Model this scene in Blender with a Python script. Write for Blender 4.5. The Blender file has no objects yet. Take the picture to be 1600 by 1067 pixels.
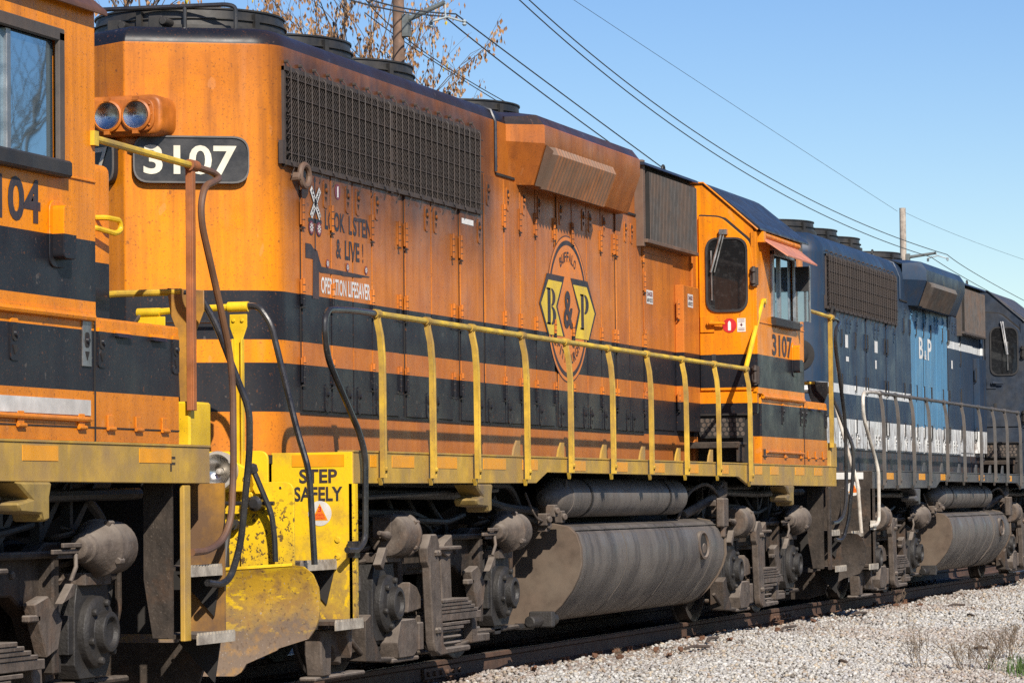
import bpy, bmesh, math, random
import numpy as np
from mathutils import Vector, Matrix
random.seed(7)
RNG = np.random.default_rng(7)
SC = bpy.context.scene
COL = SC.collection
PI = math.pi

# ---------------------------------------------------------------- camera, sky, sun, exposure
cam_d = bpy.data.cameras.new('camera')
cam = bpy.data.objects.new('camera', cam_d); COL.objects.link(cam)
yaw, pitch, roll = 0.3031, 0.0479, -0.0111
cy_, sy_, cp_, sp_ = math.cos(yaw), math.sin(yaw), math.cos(pitch), math.sin(pitch)
fw = Vector((cy_*cp_, sy_*cp_, sp_)); rt = Vector((sy_, -cy_, 0)); up = rt.cross(fw)
rt2 = rt*math.cos(roll) + up*math.sin(roll); up2 = up*math.cos(roll) - rt*math.sin(roll)
M = Matrix((rt2, up2, -fw)).transposed().to_4x4(); M.translation = (-28.833, -9.1395, 1.2316)
cam.matrix_world = M
cam_d.sensor_width = 36; cam_d.lens = 5200/1600*36
cam_d.clip_start = 0.5; cam_d.clip_end = 6000
SC.camera = cam

SUN_DIR = Vector((0.87, 0.63, -0.775)).normalized()      # the way the light travels
el = math.asin(-SUN_DIR.z); az = math.atan2(-SUN_DIR.x, -SUN_DIR.y)
W = bpy.data.worlds.new('World'); SC.world = W; W.use_nodes = True
nt = W.node_tree
bg = nt.nodes['Background']
sky = nt.nodes.new('ShaderNodeTexSky'); sky.sky_type = 'NISHITA'; sky.sun_disc = False
sky.sun_elevation = el; sky.sun_rotation = az % (2*PI)
sky.air_density = 1.0; sky.dust_density = 0.25; sky.ozone_density = 2.6; sky.altitude = 300
hsv = nt.nodes.new('ShaderNodeHueSaturation'); hsv.inputs['Saturation'].default_value = 1.27; hsv.inputs['Hue'].default_value = .514
nt.links.new(sky.outputs[0], hsv.inputs['Color']); nt.links.new(hsv.outputs[0], bg.inputs[0]); bg.inputs[1].default_value = 0.093
sd = bpy.data.lights.new('sun', 'SUN'); sd.energy = 5.0; sd.angle = math.radians(0.5); sd.color = (1, .93, .82)
sun = bpy.data.objects.new('sun', sd); COL.objects.link(sun)
sun.rotation_euler = SUN_DIR.to_track_quat('-Z', 'Y').to_euler()
sun.location = (-30, -25, 30)
SC.view_settings.view_transform = 'Standard'; SC.view_settings.look = 'None'
SC.view_settings.exposure = 0.32; SC.view_settings.gamma = 1; SC.view_settings.use_curve_mapping = False
SC.render.engine = 'CYCLES'
SC.cycles.max_bounces = 6; SC.cycles.sample_clamp_indirect = 2.0; SC.cycles.blur_glossy = 1.0; SC.cycles.use_denoising = False

# ---------------------------------------------------------------- materials
class G:
    """small node graph builder"""
    def __init__(s, name):
        s.m = bpy.data.materials.new(name); s.m.use_nodes = True
        s.t = s.m.node_tree; s.b = s.t.nodes['Principled BSDF']
        s._pos = None
    def n(s, typ, ins=None, **kw):
        o = s.t.nodes.new('ShaderNode'+typ)
        for k, v in kw.items(): setattr(o, k, v)
        for k, v in (ins or {}).items(): s.set(o.inputs[k], v)
        return o
    def set(s, sock, v):
        if hasattr(v, 'is_output') or isinstance(v, bpy.types.NodeSocket): s.t.links.new(v, sock)
        elif isinstance(v, (tuple, list)) and len(v) == 3 and sock.type == 'RGBA': sock.default_value = (*v, 1)
        else: sock.default_value = v
    @property
    def pos(s):
        if s._pos is None: s._pos = s.n('NewGeometry').outputs['Position']
        return s._pos
    def xyz(s):
        o = s.n('SeparateXYZ', {0: s.pos}); return o.outputs
    def math(s, op, a, b=0.0, clamp=False):
        o = s.n('Math', {0: a, 1: b}, operation=op); o.use_clamp = clamp; return o.outputs[0]
    def noise(s, scale=5, detail=4, rough=.55, stretch=(1, 1, 1), off=(0, 0, 0)):
        mp = s.n('Mapping', {'Vector': s.pos, 'Scale': stretch, 'Location': off})
        return s.n('TexNoise', {'Vector': mp.outputs[0], 'Scale': scale, 'Detail': detail, 'Roughness': rough}).outputs['Fac']
    def rng(s, v, a, b, c=0.0, d=1.0, smooth=False):
        o = s.n('MapRange', {'Value': v, 1: a, 2: b, 3: c, 4: d}); o.clamp = True
        if smooth: o.interpolation_type = 'SMOOTHSTEP'
        return o.outputs[0]
    def mix(s, f, a, b, mode='MIX'):
        o = s.n('Mix', data_type='RGBA', blend_type=mode)
        s.set(o.inputs[0], f); s.set(o.inputs[6], a); s.set(o.inputs[7], b); return o.outputs[2]
    def bump(s, h, strength=.2, dist=.01):
        o = s.n('Bump', {'Height': h, 'Strength': strength, 'Distance': dist}); s.set(s.b.inputs['Normal'], o.outputs[0])
    def out(s, col, rough=.5, metal=0.0, spec=.5):
        s.set(s.b.inputs['Base Color'], col); s.set(s.b.inputs['Roughness'], rough); s.set(s.b.inputs['Metallic'], metal)
        s.set(s.b.inputs['Specular IOR Level'], spec); return s.m

MATS = {}
def simple(name, c, rough=.5, metal=0.0, var=.25, scale=8, dirt=None, dirt_amt=.5, bump=.1, spec=.5, speck=0.0, streak=0.0):
    g = G(name)
    dark = tuple(v*(1-var) for v in c); lite = tuple(min(1, v*(1+var)) for v in c)
    col = g.mix(g.rng(g.noise(scale, 6), .3, .7), dark, lite)
    if dirt: col = g.mix(g.math('MULTIPLY', g.rng(g.noise(scale*.35, 7, .65, off=(3, 1, 7)), .42, .68), dirt_amt), col, dirt)
    if streak: col = g.mix(g.math('MULTIPLY', g.rng(g.noise(14, 4, .6, (1, 1, .07)), .5, .75), streak), col, dirt or dark)
    if speck: col = g.mix(g.math('MULTIPLY', g.rng(g.noise(95, 2, .5, off=(9, 2, 4)), .64, .72), speck), col, dirt or dark)
    if bump: g.bump(g.noise(scale*5, 4), bump, .006)
    g.out(col, g.rng(g.noise(scale, 3), .3, .7, max(.03, rough-.1), min(1, rough+.12)), metal, spec)
    MATS[name] = g.m
    return g.m

def zband(g, stops):
    """hard paint bands over height z (m): [(z_from, colour), ...]"""
    z = g.xyz()[2]
    r = g.n('ValToRGB', {'Fac': g.math('DIVIDE', z, 5.0)})
    cr = r.color_ramp; cr.interpolation = 'CONSTANT'
    while len(cr.elements) < len(stops): cr.elements.new(.5)
    for e, (zz, c) in zip(cr.elements, stops):
        e.position = zz/5.0; e.color = (*c, 1)
    return r.outputs['Color']

ORANGE = (.84, .262, .002); BLACK = (.019, .020, .024)
def paint_orange(name, roof=True, soot=False, dull=0.0):
    g = G(name)
    K, Wt = (0, 0, 0), (1, 1, 1)
    stops = [(0, Wt), (1.842, K), (2.180, Wt), (2.331, K), (2.662, Wt)]
    if roof: stops.append((4.345, K))
    band = zband(g, stops)                       # 1 = orange, 0 = black
    x, y, z = g.xyz()
    big = g.noise(1.3, 5, .6)
    # --- orange: chalky patches, runs of water, road film on the flanks, soot along the top
    col = g.mix(g.math('MULTIPLY', g.rng(big, .36, .68), .16+dull), ORANGE, (.66, .20, .020))
    film = g.math('MULTIPLY', g.math('MULTIPLY', g.rng(x, -7.78, -7.35, .15, 1, True), g.rng(y, -.80, -.88)), g.rng(g.noise(1.7, 5, .6, off=(8, 1, 1)), .3, .7, .45, .9))
    if soot: col = g.mix(film, col, (.42, .125, .036))
    top = g.math('MULTIPLY', g.rng(z, 3.0, 4.3, 0, 1, True), g.rng(g.noise(2.1, 5, .65, off=(2, 8, 1)), .3, .7, .3, .9))
    if soot: col = g.mix(g.math('MULTIPLY', top, .85), col, (.30, .080, .014))
    run = g.rng(g.noise(9, 5, .65, (1, 1, .06)), .46, .72)
    col = g.mix(g.math('MULTIPLY', run, g.rng(z, 2.5, 3.7, .28, .62)), col, (.15, .050, .018))
    col = g.mix(g.math('MULTIPLY', g.rng(g.noise(2.2, 8, .7, off=(4, 4, 1)), .5, .7), .30), col, (.24, .072, .02))
    low = g.math('MULTIPLY', g.rng(z, 2.25, 1.5, 0, 1, True), g.rng(g.noise(3, 6, .6), .3, .7, .2, .65))
    col = g.mix(low, col, (.30, .095, .032))
    col = g.mix(g.math('MULTIPLY', g.rng(g.noise(11, 2, .4, (1.0, 1, .5), (2, 2, 9)), .70, .715), .28), col, (.66, .28, .10))
    col = g.mix(g.math('MULTIPLY', g.rng(g.noise(6, 3, .5, (1.0, 1, .18), (6, 2, 9)), .60, .70), .26), col, (.62, .24, .08))
    # --- black: thin grey dust, a few scuffs
    blk = g.mix(g.rng(big, .3, .7), (.010, .011, .016), (.017, .018, .023))
    blk = g.mix(g.math('MULTIPLY', run, .18), blk, (.045, .04, .036))
    blk = g.mix(g.math('MULTIPLY', low, .30), blk, (.06, .05, .042))
    blk = g.mix(g.math('MULTIPLY', g.rng(g.noise(14, 3, .5, off=(3, 3, 3)), .69, .72), .4), blk, (.16, .13, .11))
    col = g.mix(band, blk, col)
    # fine specks of rust and brake dust
    col = g.mix(g.math('MULTIPLY', g.rng(g.noise(70, 3, .6, off=(1, 5, 2)), .59, .68), .55), col, (.10, .04, .018))
    col = g.mix(g.math('MULTIPLY', g.rng(g.noise(28, 2, .5, (1, 1, 1), (7, 5, 2)), .69, .75), .6), col, (.15, .055, .02))
    if soot:
        sx = g.math('MULTIPLY', g.rng(x, -8.0, -7.5, 0, 1, True), g.rng(x, -2.75, -3.3, 0, 1, True))
        sz = g.math('MULTIPLY', g.rng(z, 2.85, 3.62, 0, 1, True), g.rng(z, 4.45, 4.25, 0.5, 1, True))
        so = g.math('MULTIPLY', g.math('MULTIPLY', sx, sz), g.rng(g.noise(3.5, 6, .65), .25, .65, .6, 1.0))
        col = g.mix(g.math('MULTIPLY', so, .95), col, (.042, .020, .014))
        ex = g.math('MULTIPLY', g.rng(x, -2.9, -2.2, 0, 1, True), g.rng(x, 2.4, 1.2, 0, 1, True))
        so2 = g.math('MULTIPLY', g.math('MULTIPLY', ex, g.rng(z, 3.3, 4.3, 0, 1, True)), g.rng(g.noise(2.5, 6), .3, .7, .2, .75))
        col = g.mix(g.math('MULTIPLY', so2, .55), col, (.15, .062, .032))
    g.bump(g.math('ADD', g.noise(1.7, 3, .5), g.math('MULTIPLY', g.noise(120, 2), .04)), .22, .03)
    g.out(col, g.rng(g.noise(2.5, 5, .6, off=(5, 5, 5)), .3, .7, .28, .5), 0, .24)
    MATS[name] = g.m
    return g.m

NAVY = (.014, .034, .070)
def paint_blue(name, cab=False):
    g = G(name)
    x, y, z = g.xyz()
    col = zband(g, [(0, (.026, .032, .045)), (1.805, (.72, .72, .70)), (2.175, NAVY), (2.49, NAVY)])
    def box(c, x0, x1, z0, z1):
        nonlocal col
        m = g.math('MULTIPLY', g.math('MULTIPLY', g.math('GREATER_THAN', x, x0), g.math('LESS_THAN', x, x1)),
                   g.math('MULTIPLY', g.math('GREATER_THAN', z, z0), g.math('LESS_THAN', z, z1)))
        col = g.mix(m, col, c)
    wob = g.math('MULTIPLY', g.math('SUBTRACT', g.noise(7, 3), .5), .12)
    x = g.math('ADD', x, wob)
    z0_ = z; z = g.math('ADD', z, wob)
    box((.085, .25, .42), 15.42, 18.25, 2.18, 3.75)
    z = z0_
    box((.72, .72, .70), 0, 15.32, 2.495, 2.605); box((.72, .72, .70), 18.3, 21.45, 3.345, 3.45)
    col = g.mix(g.math('MULTIPLY', g.rng(g.noise(1.1, 5, .6), .4, .66), .35), col, g.mix(.4, col, (.10, .14, .18)))
    run = g.rng(g.noise(11, 5, .65, (1, 1, .08)), .5, .72)
    col = g.mix(g.math('MULTIPLY', run, .58), col, (.050, .042, .036))
    rust = g.math('MULTIPLY', g.rng(z, 2.3, 1.95, .1, 1), g.rng(g.noise(13, 7, .75, (1, 1, .25), (3, 0, 0)), .49, .58))
    col = g.mix(g.math('MULTIPLY', rust, .8), col, (.09, .045, .025))
    col = g.mix(g.math('MULTIPLY', g.rng(g.noise(60, 3, .6), .62, .7), .5), col, (.05, .04, .035))
    g.bump(g.noise(1.6, 3), .15, .02)
    g.out(col, g.rng(g.noise(2.5, 5), .3, .7, .34, .58), 0, .4)
    MATS[name] = g.m
    return g.m

P_HOOD = paint_orange('orange_paint_hood', True, True)
P_CAB = paint_orange('orange_paint_cab', False, False, .12)
P_BLUE = paint_blue('blue_paint')
P_BLUECAB = simple('blue_cab_dark', (.019, .029, .048), .5, dirt=(.06, .055, .05), dirt_amt=.5, streak=.3)
M_ROOF = simple('roof_black', (.017, .020, .030), .38, dirt=(.06, .055, .05), dirt_amt=.35)
M_FAN = simple('fan_black', (.018, .018, .018), .5, dirt=(.07, .06, .05), dirt_amt=.6, streak=.3)
M_SCREEN = simple('screen_wire', (.019, .014, .012), .7, dirt=(.045, .03, .022), dirt_amt=.7, scale=4)
M_GRILLE = simple('grille_brown', (.062, .046, .038), .65, dirt=(.035, .026, .022), dirt_amt=.6)
M_LOUVRE = simple('louvre_dust', (.15, .085, .055), .7, dirt=(.13, .10, .075), dirt_amt=.8, scale=5)
M_FINO = simple('fin_rusty_orange', (.27, .115, .05), .6, dirt=(.15, .10, .075), dirt_amt=.8, scale=5)
M_FINE = simple('fin_edge', (.078, .070, .067), .5, dirt=(.16, .08, .04), dirt_amt=.6)
M_FINS = simple('fin_dark', (.050, .045, .043), .5, dirt=(.10, .06, .04), dirt_amt=.6)
M_LOUVRED = simple('louvre_dark', (.075, .062, .054), .65, dirt=(.12, .075, .05), dirt_amt=.5)
M_SHUTTER = simple('shutter_dark', (.010, .008, .007), .8, dirt=(.022, .016, .013))
M_SILL = simple('sill_yellow', (.50, .30, .04), .5, dirt=(.30, .19, .085), dirt_amt=1.0, scale=5, streak=.55, speck=.5)
M_PAD = simple('pad_yellow', (.30, .20, .05), .65, dirt=(.12, .09, .07), dirt_amt=.9, scale=9, streak=.4)
M_YELLOW = simple('bright_yellow', (.78, .50, .012), .42, dirt=(.32, .16, .03), dirt_amt=.45, scale=4, speck=.9, streak=.25)
M_PLOW = None
M_RAILY = simple('handrail_yellow', (.70, .46, .035), .45, dirt=(.24, .14, .05), dirt_amt=.8, scale=6, speck=.8)
M_STAN = simple('stanchion_worn', (.56, .35, .035), .55, dirt=(.20, .115, .05), dirt_amt=.8, scale=7, speck=.8, streak=.5)
M_PIPE = simple('black_pipe', (.015, .015, .017), .22, dirt=(.10, .09, .08), dirt_amt=.35, speck=.8)
M_RUSTP = simple('rusty_pipe', (.10, .055, .04), .5, dirt=(.24, .11, .04), dirt_amt=.8, scale=5)
M_RPOST = simple('rust_orange_post', (.36, .115, .03), .6, dirt=(.16, .075, .045), dirt_amt=.7, streak=.5)
def grime(name, base, dust, oil, rust, bump=.5):
    g = G(name)
    nrm = g.n('NewGeometry').outputs['Normal']; nz = g.n('SeparateXYZ', {0: nrm}).outputs[2]
    col = g.mix(g.rng(g.noise(6, 8, .7), .35, .65), oil, base)
    col = g.mix(g.math('MULTIPLY', g.rng(g.noise(3.2, 7, .7, off=(4, 1, 2)), .52, .66), .6), col, rust)
    col = g.mix(g.math('MULTIPLY', g.rng(g.noise(17, 5, .7, (1, 1, .12), (2, 9, 4)), .52, .66), .65), col, oil)
    set_ = g.math('MULTIPLY', g.rng(nz, .15, .8), g.rng(g.noise(9, 5, .6, off=(5, 5, 1)), .3, .6, .3, .95))
    col = g.mix(set_, col, dust)
    col = g.mix(g.math('MULTIPLY', g.rng(g.noise(85, 3, .6, off=(9, 2, 4)), .62, .70), .5), col, dust)
    h = g.math('ADD', g.noise(28, 6, .7), g.math('MULTIPLY', g.noise(7, 3), .8))
    g.bump(h, bump, .012)
    g.out(col, g.rng(g.noise(8, 4, .6, off=(1, 1, 7)), .35, .65, .55, .9), 0, .25)
    MATS[name] = g.m
    return g.m
M_GRIME = grime('truck_grime_shaded', (.068, .052, .041), (.17, .138, .112), (.030, .024, .020), (.105, .058, .034))  # grime, also darkened to deepen the shadow between truck parts
M_GRIMEL = grime('truck_dust', (.145, .115, .094), (.22, .185, .155), (.060, .047, .039), (.14, .085, .055), .4)
M_OILY = simple('oily_black', (.019, .017, .016), .6, dirt=(.05, .043, .038), dirt_amt=.6, scale=10, bump=.8)
M_UNDER = simple('underframe_dark', (.016, .014, .013), .8, dirt=(.035, .03, .026), dirt_amt=.6)
M_STEEL = simple('wheel_steel', (.16, .14, .13), .35, .7)
M_WHEEL = simple('wheel_dark', (.05, .043, .04), .6, .2)
M_TREAD = simple('step_edge', (.42, .37, .30), .55, dirt=(.12, .09, .07), dirt_amt=.9, scale=14)
M_ALU = simple('aluminium', (.42, .41, .40), .38, .8, dirt=(.16, .14, .12), streak=.4)
M_DARKT = simple('dark_lettering', (.022, .023, .031), .5, var=.3, dirt=(.16, .075, .045), dirt_amt=.32, scale=12, streak=.25, speck=.6)
M_CREAM = simple('cream_lettering', (.68, .64, .50), .5, var=.1, dirt=(.4, .33, .24))
M_WHITE = simple('white_lettering', (.74, .72, .68), .5, var=.1, dirt=(.4, .34, .3), dirt_amt=.35)
M_LOGOY = simple('logo_yellow', (.76, .53, .045), .5, var=.12, dirt=(.5, .3, .05), dirt_amt=.4)
M_LOGOO = simple('logo_orange', (.72, .215, .03), .45, var=.12, dirt=(.4, .17, .07), dirt_amt=.4)
M_REFL = simple('reflector_amber', (.78, .31, .004), .35, var=.12, dirt=(.5, .25, .05), dirt_amt=.35)
M_RED = simple('decal_red', (.50, .02, .025), .4, var=.2)
M_MAROON = simple('decal_maroon', (.17, .035, .055), .5, var=.2)
M_RUBBER = simple('rubber', (.022, .021, .022), .6, dirt=(.06, .055, .05))
M_FRAMEG = simple('frame_grey', (.10, .092, .085), .5)
M_BOARD = simple('number_board', (.021, .020, .021), .35, var=.2)
M_CHROME = simple('lamp_reflector', (.82, .81, .80), .34, .85, var=.05, bump=0)
M_CASING = simple('casing_orange', (.52, .150, .012), .5, var=.3, dirt=(.24, .07, .02), dirt_amt=.8, scale=9, speck=.6)
M_CHROMES = simple('polished_reflector', (.58, .56, .53), .26, 1.0, var=.05, bump=0)
M_RIM = simple('lamp_rim', (.60, .55, .48), .4, .2, dirt=(.3, .24, .18))
M_AWN = simple('awning_faded', (.58, .22, .13), .55, dirt=(.4, .18, .1))
M_STRIP = simple('white_strip', (.62, .59, .55), .5, dirt=(.4, .36, .32), streak=.4)
M_CREAMP = simple('cream_pipe', (.60, .55, .47), .45, dirt=(.2, .12, .07), dirt_amt=.7, speck=.8)
M_GREYR = simple('grey_rail', (.085, .078, .072), .55, dirt=(.16, .12, .09))
M_GREYS = simple('grey_sill', (.060, .062, .068), .5, dirt=(.13, .115, .1), dirt_amt=.7, streak=.5)
M_HOSE = simple('hose', (.035, .032, .03), .6)

def mat_tank():
    g = G('tank_grime')
    x, y, z = g.xyz()
    col = g.mix(g.rng(g.noise(2.6, 6), .3, .7), (.105, .088, .076), (.150, .130, .113))
    col = g.mix(g.math('MULTIPLY', g.rng(g.noise(2.2, 6, .7, (1.4, .22, .22)), .50, .68), .85), col, (.044, .039, .037))
    col = g.mix(g.math('MULTIPLY', g.rng(g.noise(13, 4, .6, (1.3, .12, .12), (1, 2, 3)), .62, .76), .18), col, (.072, .064, .06))
    xl = g.math('ABSOLUTE', g.math('SUBTRACT', g.math('MODULO', g.math('ADD', g.math('ADD', x, g.math('MULTIPLY', z, .45)), 35.24), 17.62), 1.55))
    spill = g.math('MULTIPLY', g.math('MULTIPLY', g.rng(xl, 1.2, .1, 0, 1, True), g.rng(z, 1.0, .55, .15, 1, True)), g.rng(g.noise(4, 6, .7, (1.5, .25, .25), (7, 1, 1)), .42, .58))
    col = g.mix(g.math('MULTIPLY', spill, .8), col, (.036, .030, .030))
    col = g.mix(g.math('MULTIPLY', g.rng(z, .62, .3, 0, 1, True), .45), col, (.145, .115, .095))
    col = g.mix(g.math('MULTIPLY', g.rng(g.noise(60, 3), .64, .7), .35), col, (.3, .27, .22))
    g.bump(g.noise(30, 4), .15, .01)
    MATS['tank'] = g.out(col, g.rng(g.noise(4, 4), .3, .7, .42, .7), 0, .4)
    return g.m
M_TANK = mat_tank()
M_TANKEND = simple('tank_end_dust', (.118, .086, .064), .85, dirt=(.165, .13, .098), dirt_amt=.6, scale=9, speck=.5, spec=.2)

def mat_plow():
    g = G('plow_paint')
    x, y, z = g.xyz()
    w = g.math('ADD', z, g.math('MULTIPLY', g.math('SUBTRACT', g.noise(4.5, 6, .7), .5), .75))
    col = g.mix(g.rng(w, .40, .72), (.155, .108, .075), (.52, .30, .022))
    col = g.mix(g.math('MULTIPLY', g.rng(g.noise(9, 6, .7, off=(3, 3, 3)), .5, .62), .8), col, (.27, .15, .05))
    col = g.mix(g.math('MULTIPLY', g.rng(g.noise(15, 5, .7, (1, .35, 1), (1, 4, 8)), .56, .62), g.rng(z, .35, .6)), col, (.66, .42, .015))
    col = g.mix(g.math('MULTIPLY', g.rng(g.noise(40, 3), .6, .68), .7), col, (.09, .055, .035))
    col = g.mix(g.math('MULTIPLY', g.rng(g.noise(55, 3, off=(5, 0, 0)), .66, .72), .6), col, (.42, .37, .32))
    g.bump(g.noise(30, 5), .2, .01)
    MATS['plow'] = g.out(col, .6, 0, .35)
    return g.m
M_PLOW = mat_plow()
M_RUSTY = simple('rusty_yellow_plate', (.42, .20, .02), .6, dirt=(.12, .07, .045), dirt_amt=.9, scale=5, streak=.6, speck=.5)

def mat_pilot(nm='pilot_paint', ch=.9):
    g = G(nm)
    x, y, z = g.xyz()
    w = g.math('ADD', z, g.math('MULTIPLY', g.math('SUBTRACT', g.noise(6, 7, .75), .5), 1.25))
    col = g.mix(g.rng(w, .42, 1.05), (.22, .135, .06), (.78, .50, .012))
    col = g.mix(g.math('MULTIPLY', g.rng(g.noise(13, 5, .7, (1, 1, .6), (2, 7, 2)), .56, .62), g.rng(z, 1.2, .9)), col, (.70, .44, .012))
    col = g.mix(g.math('MULTIPLY', g.rng(g.noise(4, 6, .7, off=(6, 1, 2)), .52, .66), .5), col, (.36, .2, .05))
    chips = g.math('MULTIPLY', g.rng(z, 1.35, 1.15), g.rng(g.noise(36, 3, .6), .565, .60))
    col = g.mix(g.math('MULTIPLY', chips, ch), col, (.075, .045, .03))
    col = g.mix(g.math('MULTIPLY', g.rng(g.noise(80, 3), .66, .72), .6), col, (.14, .08, .03))
    g.bump(g.noise(30, 4), .15, .008)
    MATS[nm] = g.out(col, .48, 0, .4)
    return g.m
M_PILOT = mat_pilot()
M_STEPW = mat_pilot('stepwell_paint', 0)

def mat_glass(name, base, spec, rough=.02, metal=0.0):
    g = G(name)
    g.bump(g.noise(1.5, 2), .04, .02)
    col = g.mix(g.rng(g.noise(25, 5, .6), .5, .75), base, tuple(v+.02 for v in base))
    g.out(col, rough, metal, spec)
    return g.m
M_GLASS = mat_glass('dark_glass', (.012, .012, .013), .6, .04)
M_LENS = mat_glass('lamp_glass', (.95, .95, .95), .5, .02, .0)
M_LENS.node_tree.nodes['Principled BSDF'].inputs['Transmission Weight'].default_value = 1.0
M_LENS.node_tree.nodes['Principled BSDF'].inputs['IOR'].default_value = 1.12
M_ORDEC = simple('decal_orange', (.75, .16, .02), .4, var=.1)
M_TINT = mat_glass('reflective_tinted_glass', (.36, .52, .63), 1.0, .015, .92)

# ---------------------------------------------------------------- mesh helpers
class MB:
    def __init__(s): s.v = []; s.f = []; s.mi = []
    def add(s, V, F, m=0):
        o = len(s.v); s.v += [tuple(p) for p in V]
        for f in F: s.f.append([i+o for i in f]); s.mi.append(m)
        return s
    def box(s, x0, x1, y0, y1, z0, z1, m=0):
        V = [(x, y, z) for x in (x0, x1) for y in (y0, y1) for z in (z0, z1)]
        return s.add(V, [(0, 1, 3, 2), (4, 6, 7, 5), (0, 4, 5, 1), (2, 3, 7, 6), (0, 2, 6, 4), (1, 5, 7, 3)], m)
    def prism(s, poly, axis, a, b, m=0):
        """poly in the plane across `axis`; for 'y' poly is (x,z), 'x' (y,z), 'z' (x,y)"""
        n = len(poly)
        def P(p, t):
            return (p[0], t, p[1]) if axis == 'y' else (t, p[0], p[1]) if axis == 'x' else (p[0], p[1], t)
        V = [P(p, a) for p in poly]+[P(p, b) for p in poly]
        F = [list(range(n)), list(range(2*n-1, n-1, -1))]+[(i, (i+1) % n, (i+1) % n+n, i+n) for i in range(n)]
        return s.add(V, F, m)
    def tube(s, pts, r, n=8, m=0, smooth_r=0.0, caps=True):
        P = [Vector(p) for p in pts]
        if smooth_r and len(P) > 2:
            Q = [P[0]]
            for i in range(1, len(P)-1):
                a, b, c = P[i-1], P[i], P[i+1]
                d1 = (a-b); d2 = (c-b); k = min(smooth_r, d1.length*.48, d2.length*.48)
                p0 = b+d1.normalized()*k; p1 = b+d2.normalized()*k
                for t in (0, .2, .4, .6, .8, 1):
                    Q.append(p0*(1-t)**2+b*2*t*(1-t)+p1*t*t)
            Q.append(P[-1]); P = Q
        rs = r if isinstance(r, (list, tuple)) else [r]*len(P)
        if len(rs) != len(P): rs = [rs[0]+(rs[-1]-rs[0])*i/(len(P)-1) for i in range(len(P))]
        V = []; ref = None
        for i, p in enumerate(P):
            t = (P[min(i+1, len(P)-1)]-P[max(i-1, 0)]).normalized()
            if ref is None:
                ref = Vector((0, 0, 1)) if abs(t.z) < .9 else Vector((1, 0, 0))
            u = (ref-t*ref.dot(t)).normalized(); w = t.cross(u); ref = u
            for k in range(n):
                a = 2*PI*k/n; V.append(p+u*(rs[i]*math.cos(a))+w*(rs[i]*math.sin(a)))
        F = []
        for i in range(len(P)-1):
            for k in range(n): F.append((i*n+k, i*n+(k+1) % n, (i+1)*n+(k+1) % n, (i+1)*n+k))
        if caps: F += [list(range(n-1, -1, -1)), [(len(P)-1)*n+k for k in range(n)]]
        return s.add(V, F, m)
    def lathe(s, o, d, prof, n=24, m=0, closed=True):
        """prof: (distance along d, radius)"""
        o = Vector(o); d = Vector(d).normalized()
        u = d.orthogonal().normalized(); w = d.cross(u)
        V = []; F = []
        for t, r in prof:
            for k in range(n):
                a = 2*PI*k/n; V.append(o+d*t+u*(r*math.cos(a))+w*(r*math.sin(a)))
        for i in range(len(prof)-1):
            for k in range(n): F.append((i*n+k, i*n+(k+1) % n, (i+1)*n+(k+1) % n, (i+1)*n+k))
        if closed: F += [list(range(n-1, -1, -1)), [(len(prof)-1)*n+k for k in range(n)]]
        return s.add(V, F, m)
    def mesh(s, name, bevel=0.0, angle=35, segs=1):
        me = bpy.data.meshes.new(name)
        me.from_pydata(s.v, [], s.f)
        for p, mi in zip(me.polygons, s.mi): p.material_index = mi
        bm = bmesh.new(); bm.from_mesh(me)
        bmesh.ops.recalc_face_normals(bm, faces=bm.faces)
        if bevel:
            ed = [e for e in bm.edges if len(e.link_faces) == 2 and e.calc_face_angle(0) > math.radians(30)]
            bmesh.ops.bevel(bm, geom=ed, offset=bevel, segments=segs, affect='EDGES', profile=.5, clamp_overlap=True)
        bm.to_mesh(me); bm.free()
        for p in me.polygons: p.use_smooth = True
        me.set_sharp_from_angle(angle=math.radians(angle))
        return me
    def build(s, name, mats, parent=None, bevel=0.0, angle=35, loc=None, label=None, segs=1):
        me = s.mesh(name, bevel, angle, segs)
        return link(me, name, mats, parent, loc, label)

def link(me, name, mats, parent=None, loc=None, label=None):
    ml = mats if isinstance(mats, (list, tuple)) else [mats] if mats is not None else []
    if ml and not me.materials:
        for m in ml: me.materials.append(m)
    o = bpy.data.objects.new(name, me); COL.objects.link(o)
    for sl, m in zip(o.material_slots, ml):
        if sl.material != m: sl.link = 'OBJECT'; sl.material = m
    if parent: o.parent = parent
    if loc: o.location = loc
    if label: o['label'] = label
    if 20 < len(me.polygons) < 6000:
        wn = o.modifiers.new('even_normals', 'WEIGHTED_NORMAL'); wn.keep_sharp = True
    return o
def tag(o, label=None, cat=None, group=None, kind=None):
    if label: o['label'] = label
    if cat: o['category'] = cat
    if group: o['group'] = group
    if kind: o['kind'] = kind
    return o
def empty(name, loc=(0, 0, 0)):
    o = bpy.data.objects.new(name, None); COL.objects.link(o); o.location = loc; o.empty_display_size = .3; return o
def copy_tree(o, parent=None):
    c = o.copy(); COL.objects.link(c)
    if parent: c.parent = parent
    for ch in list(o.children): copy_tree(ch, c)
    return c

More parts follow.
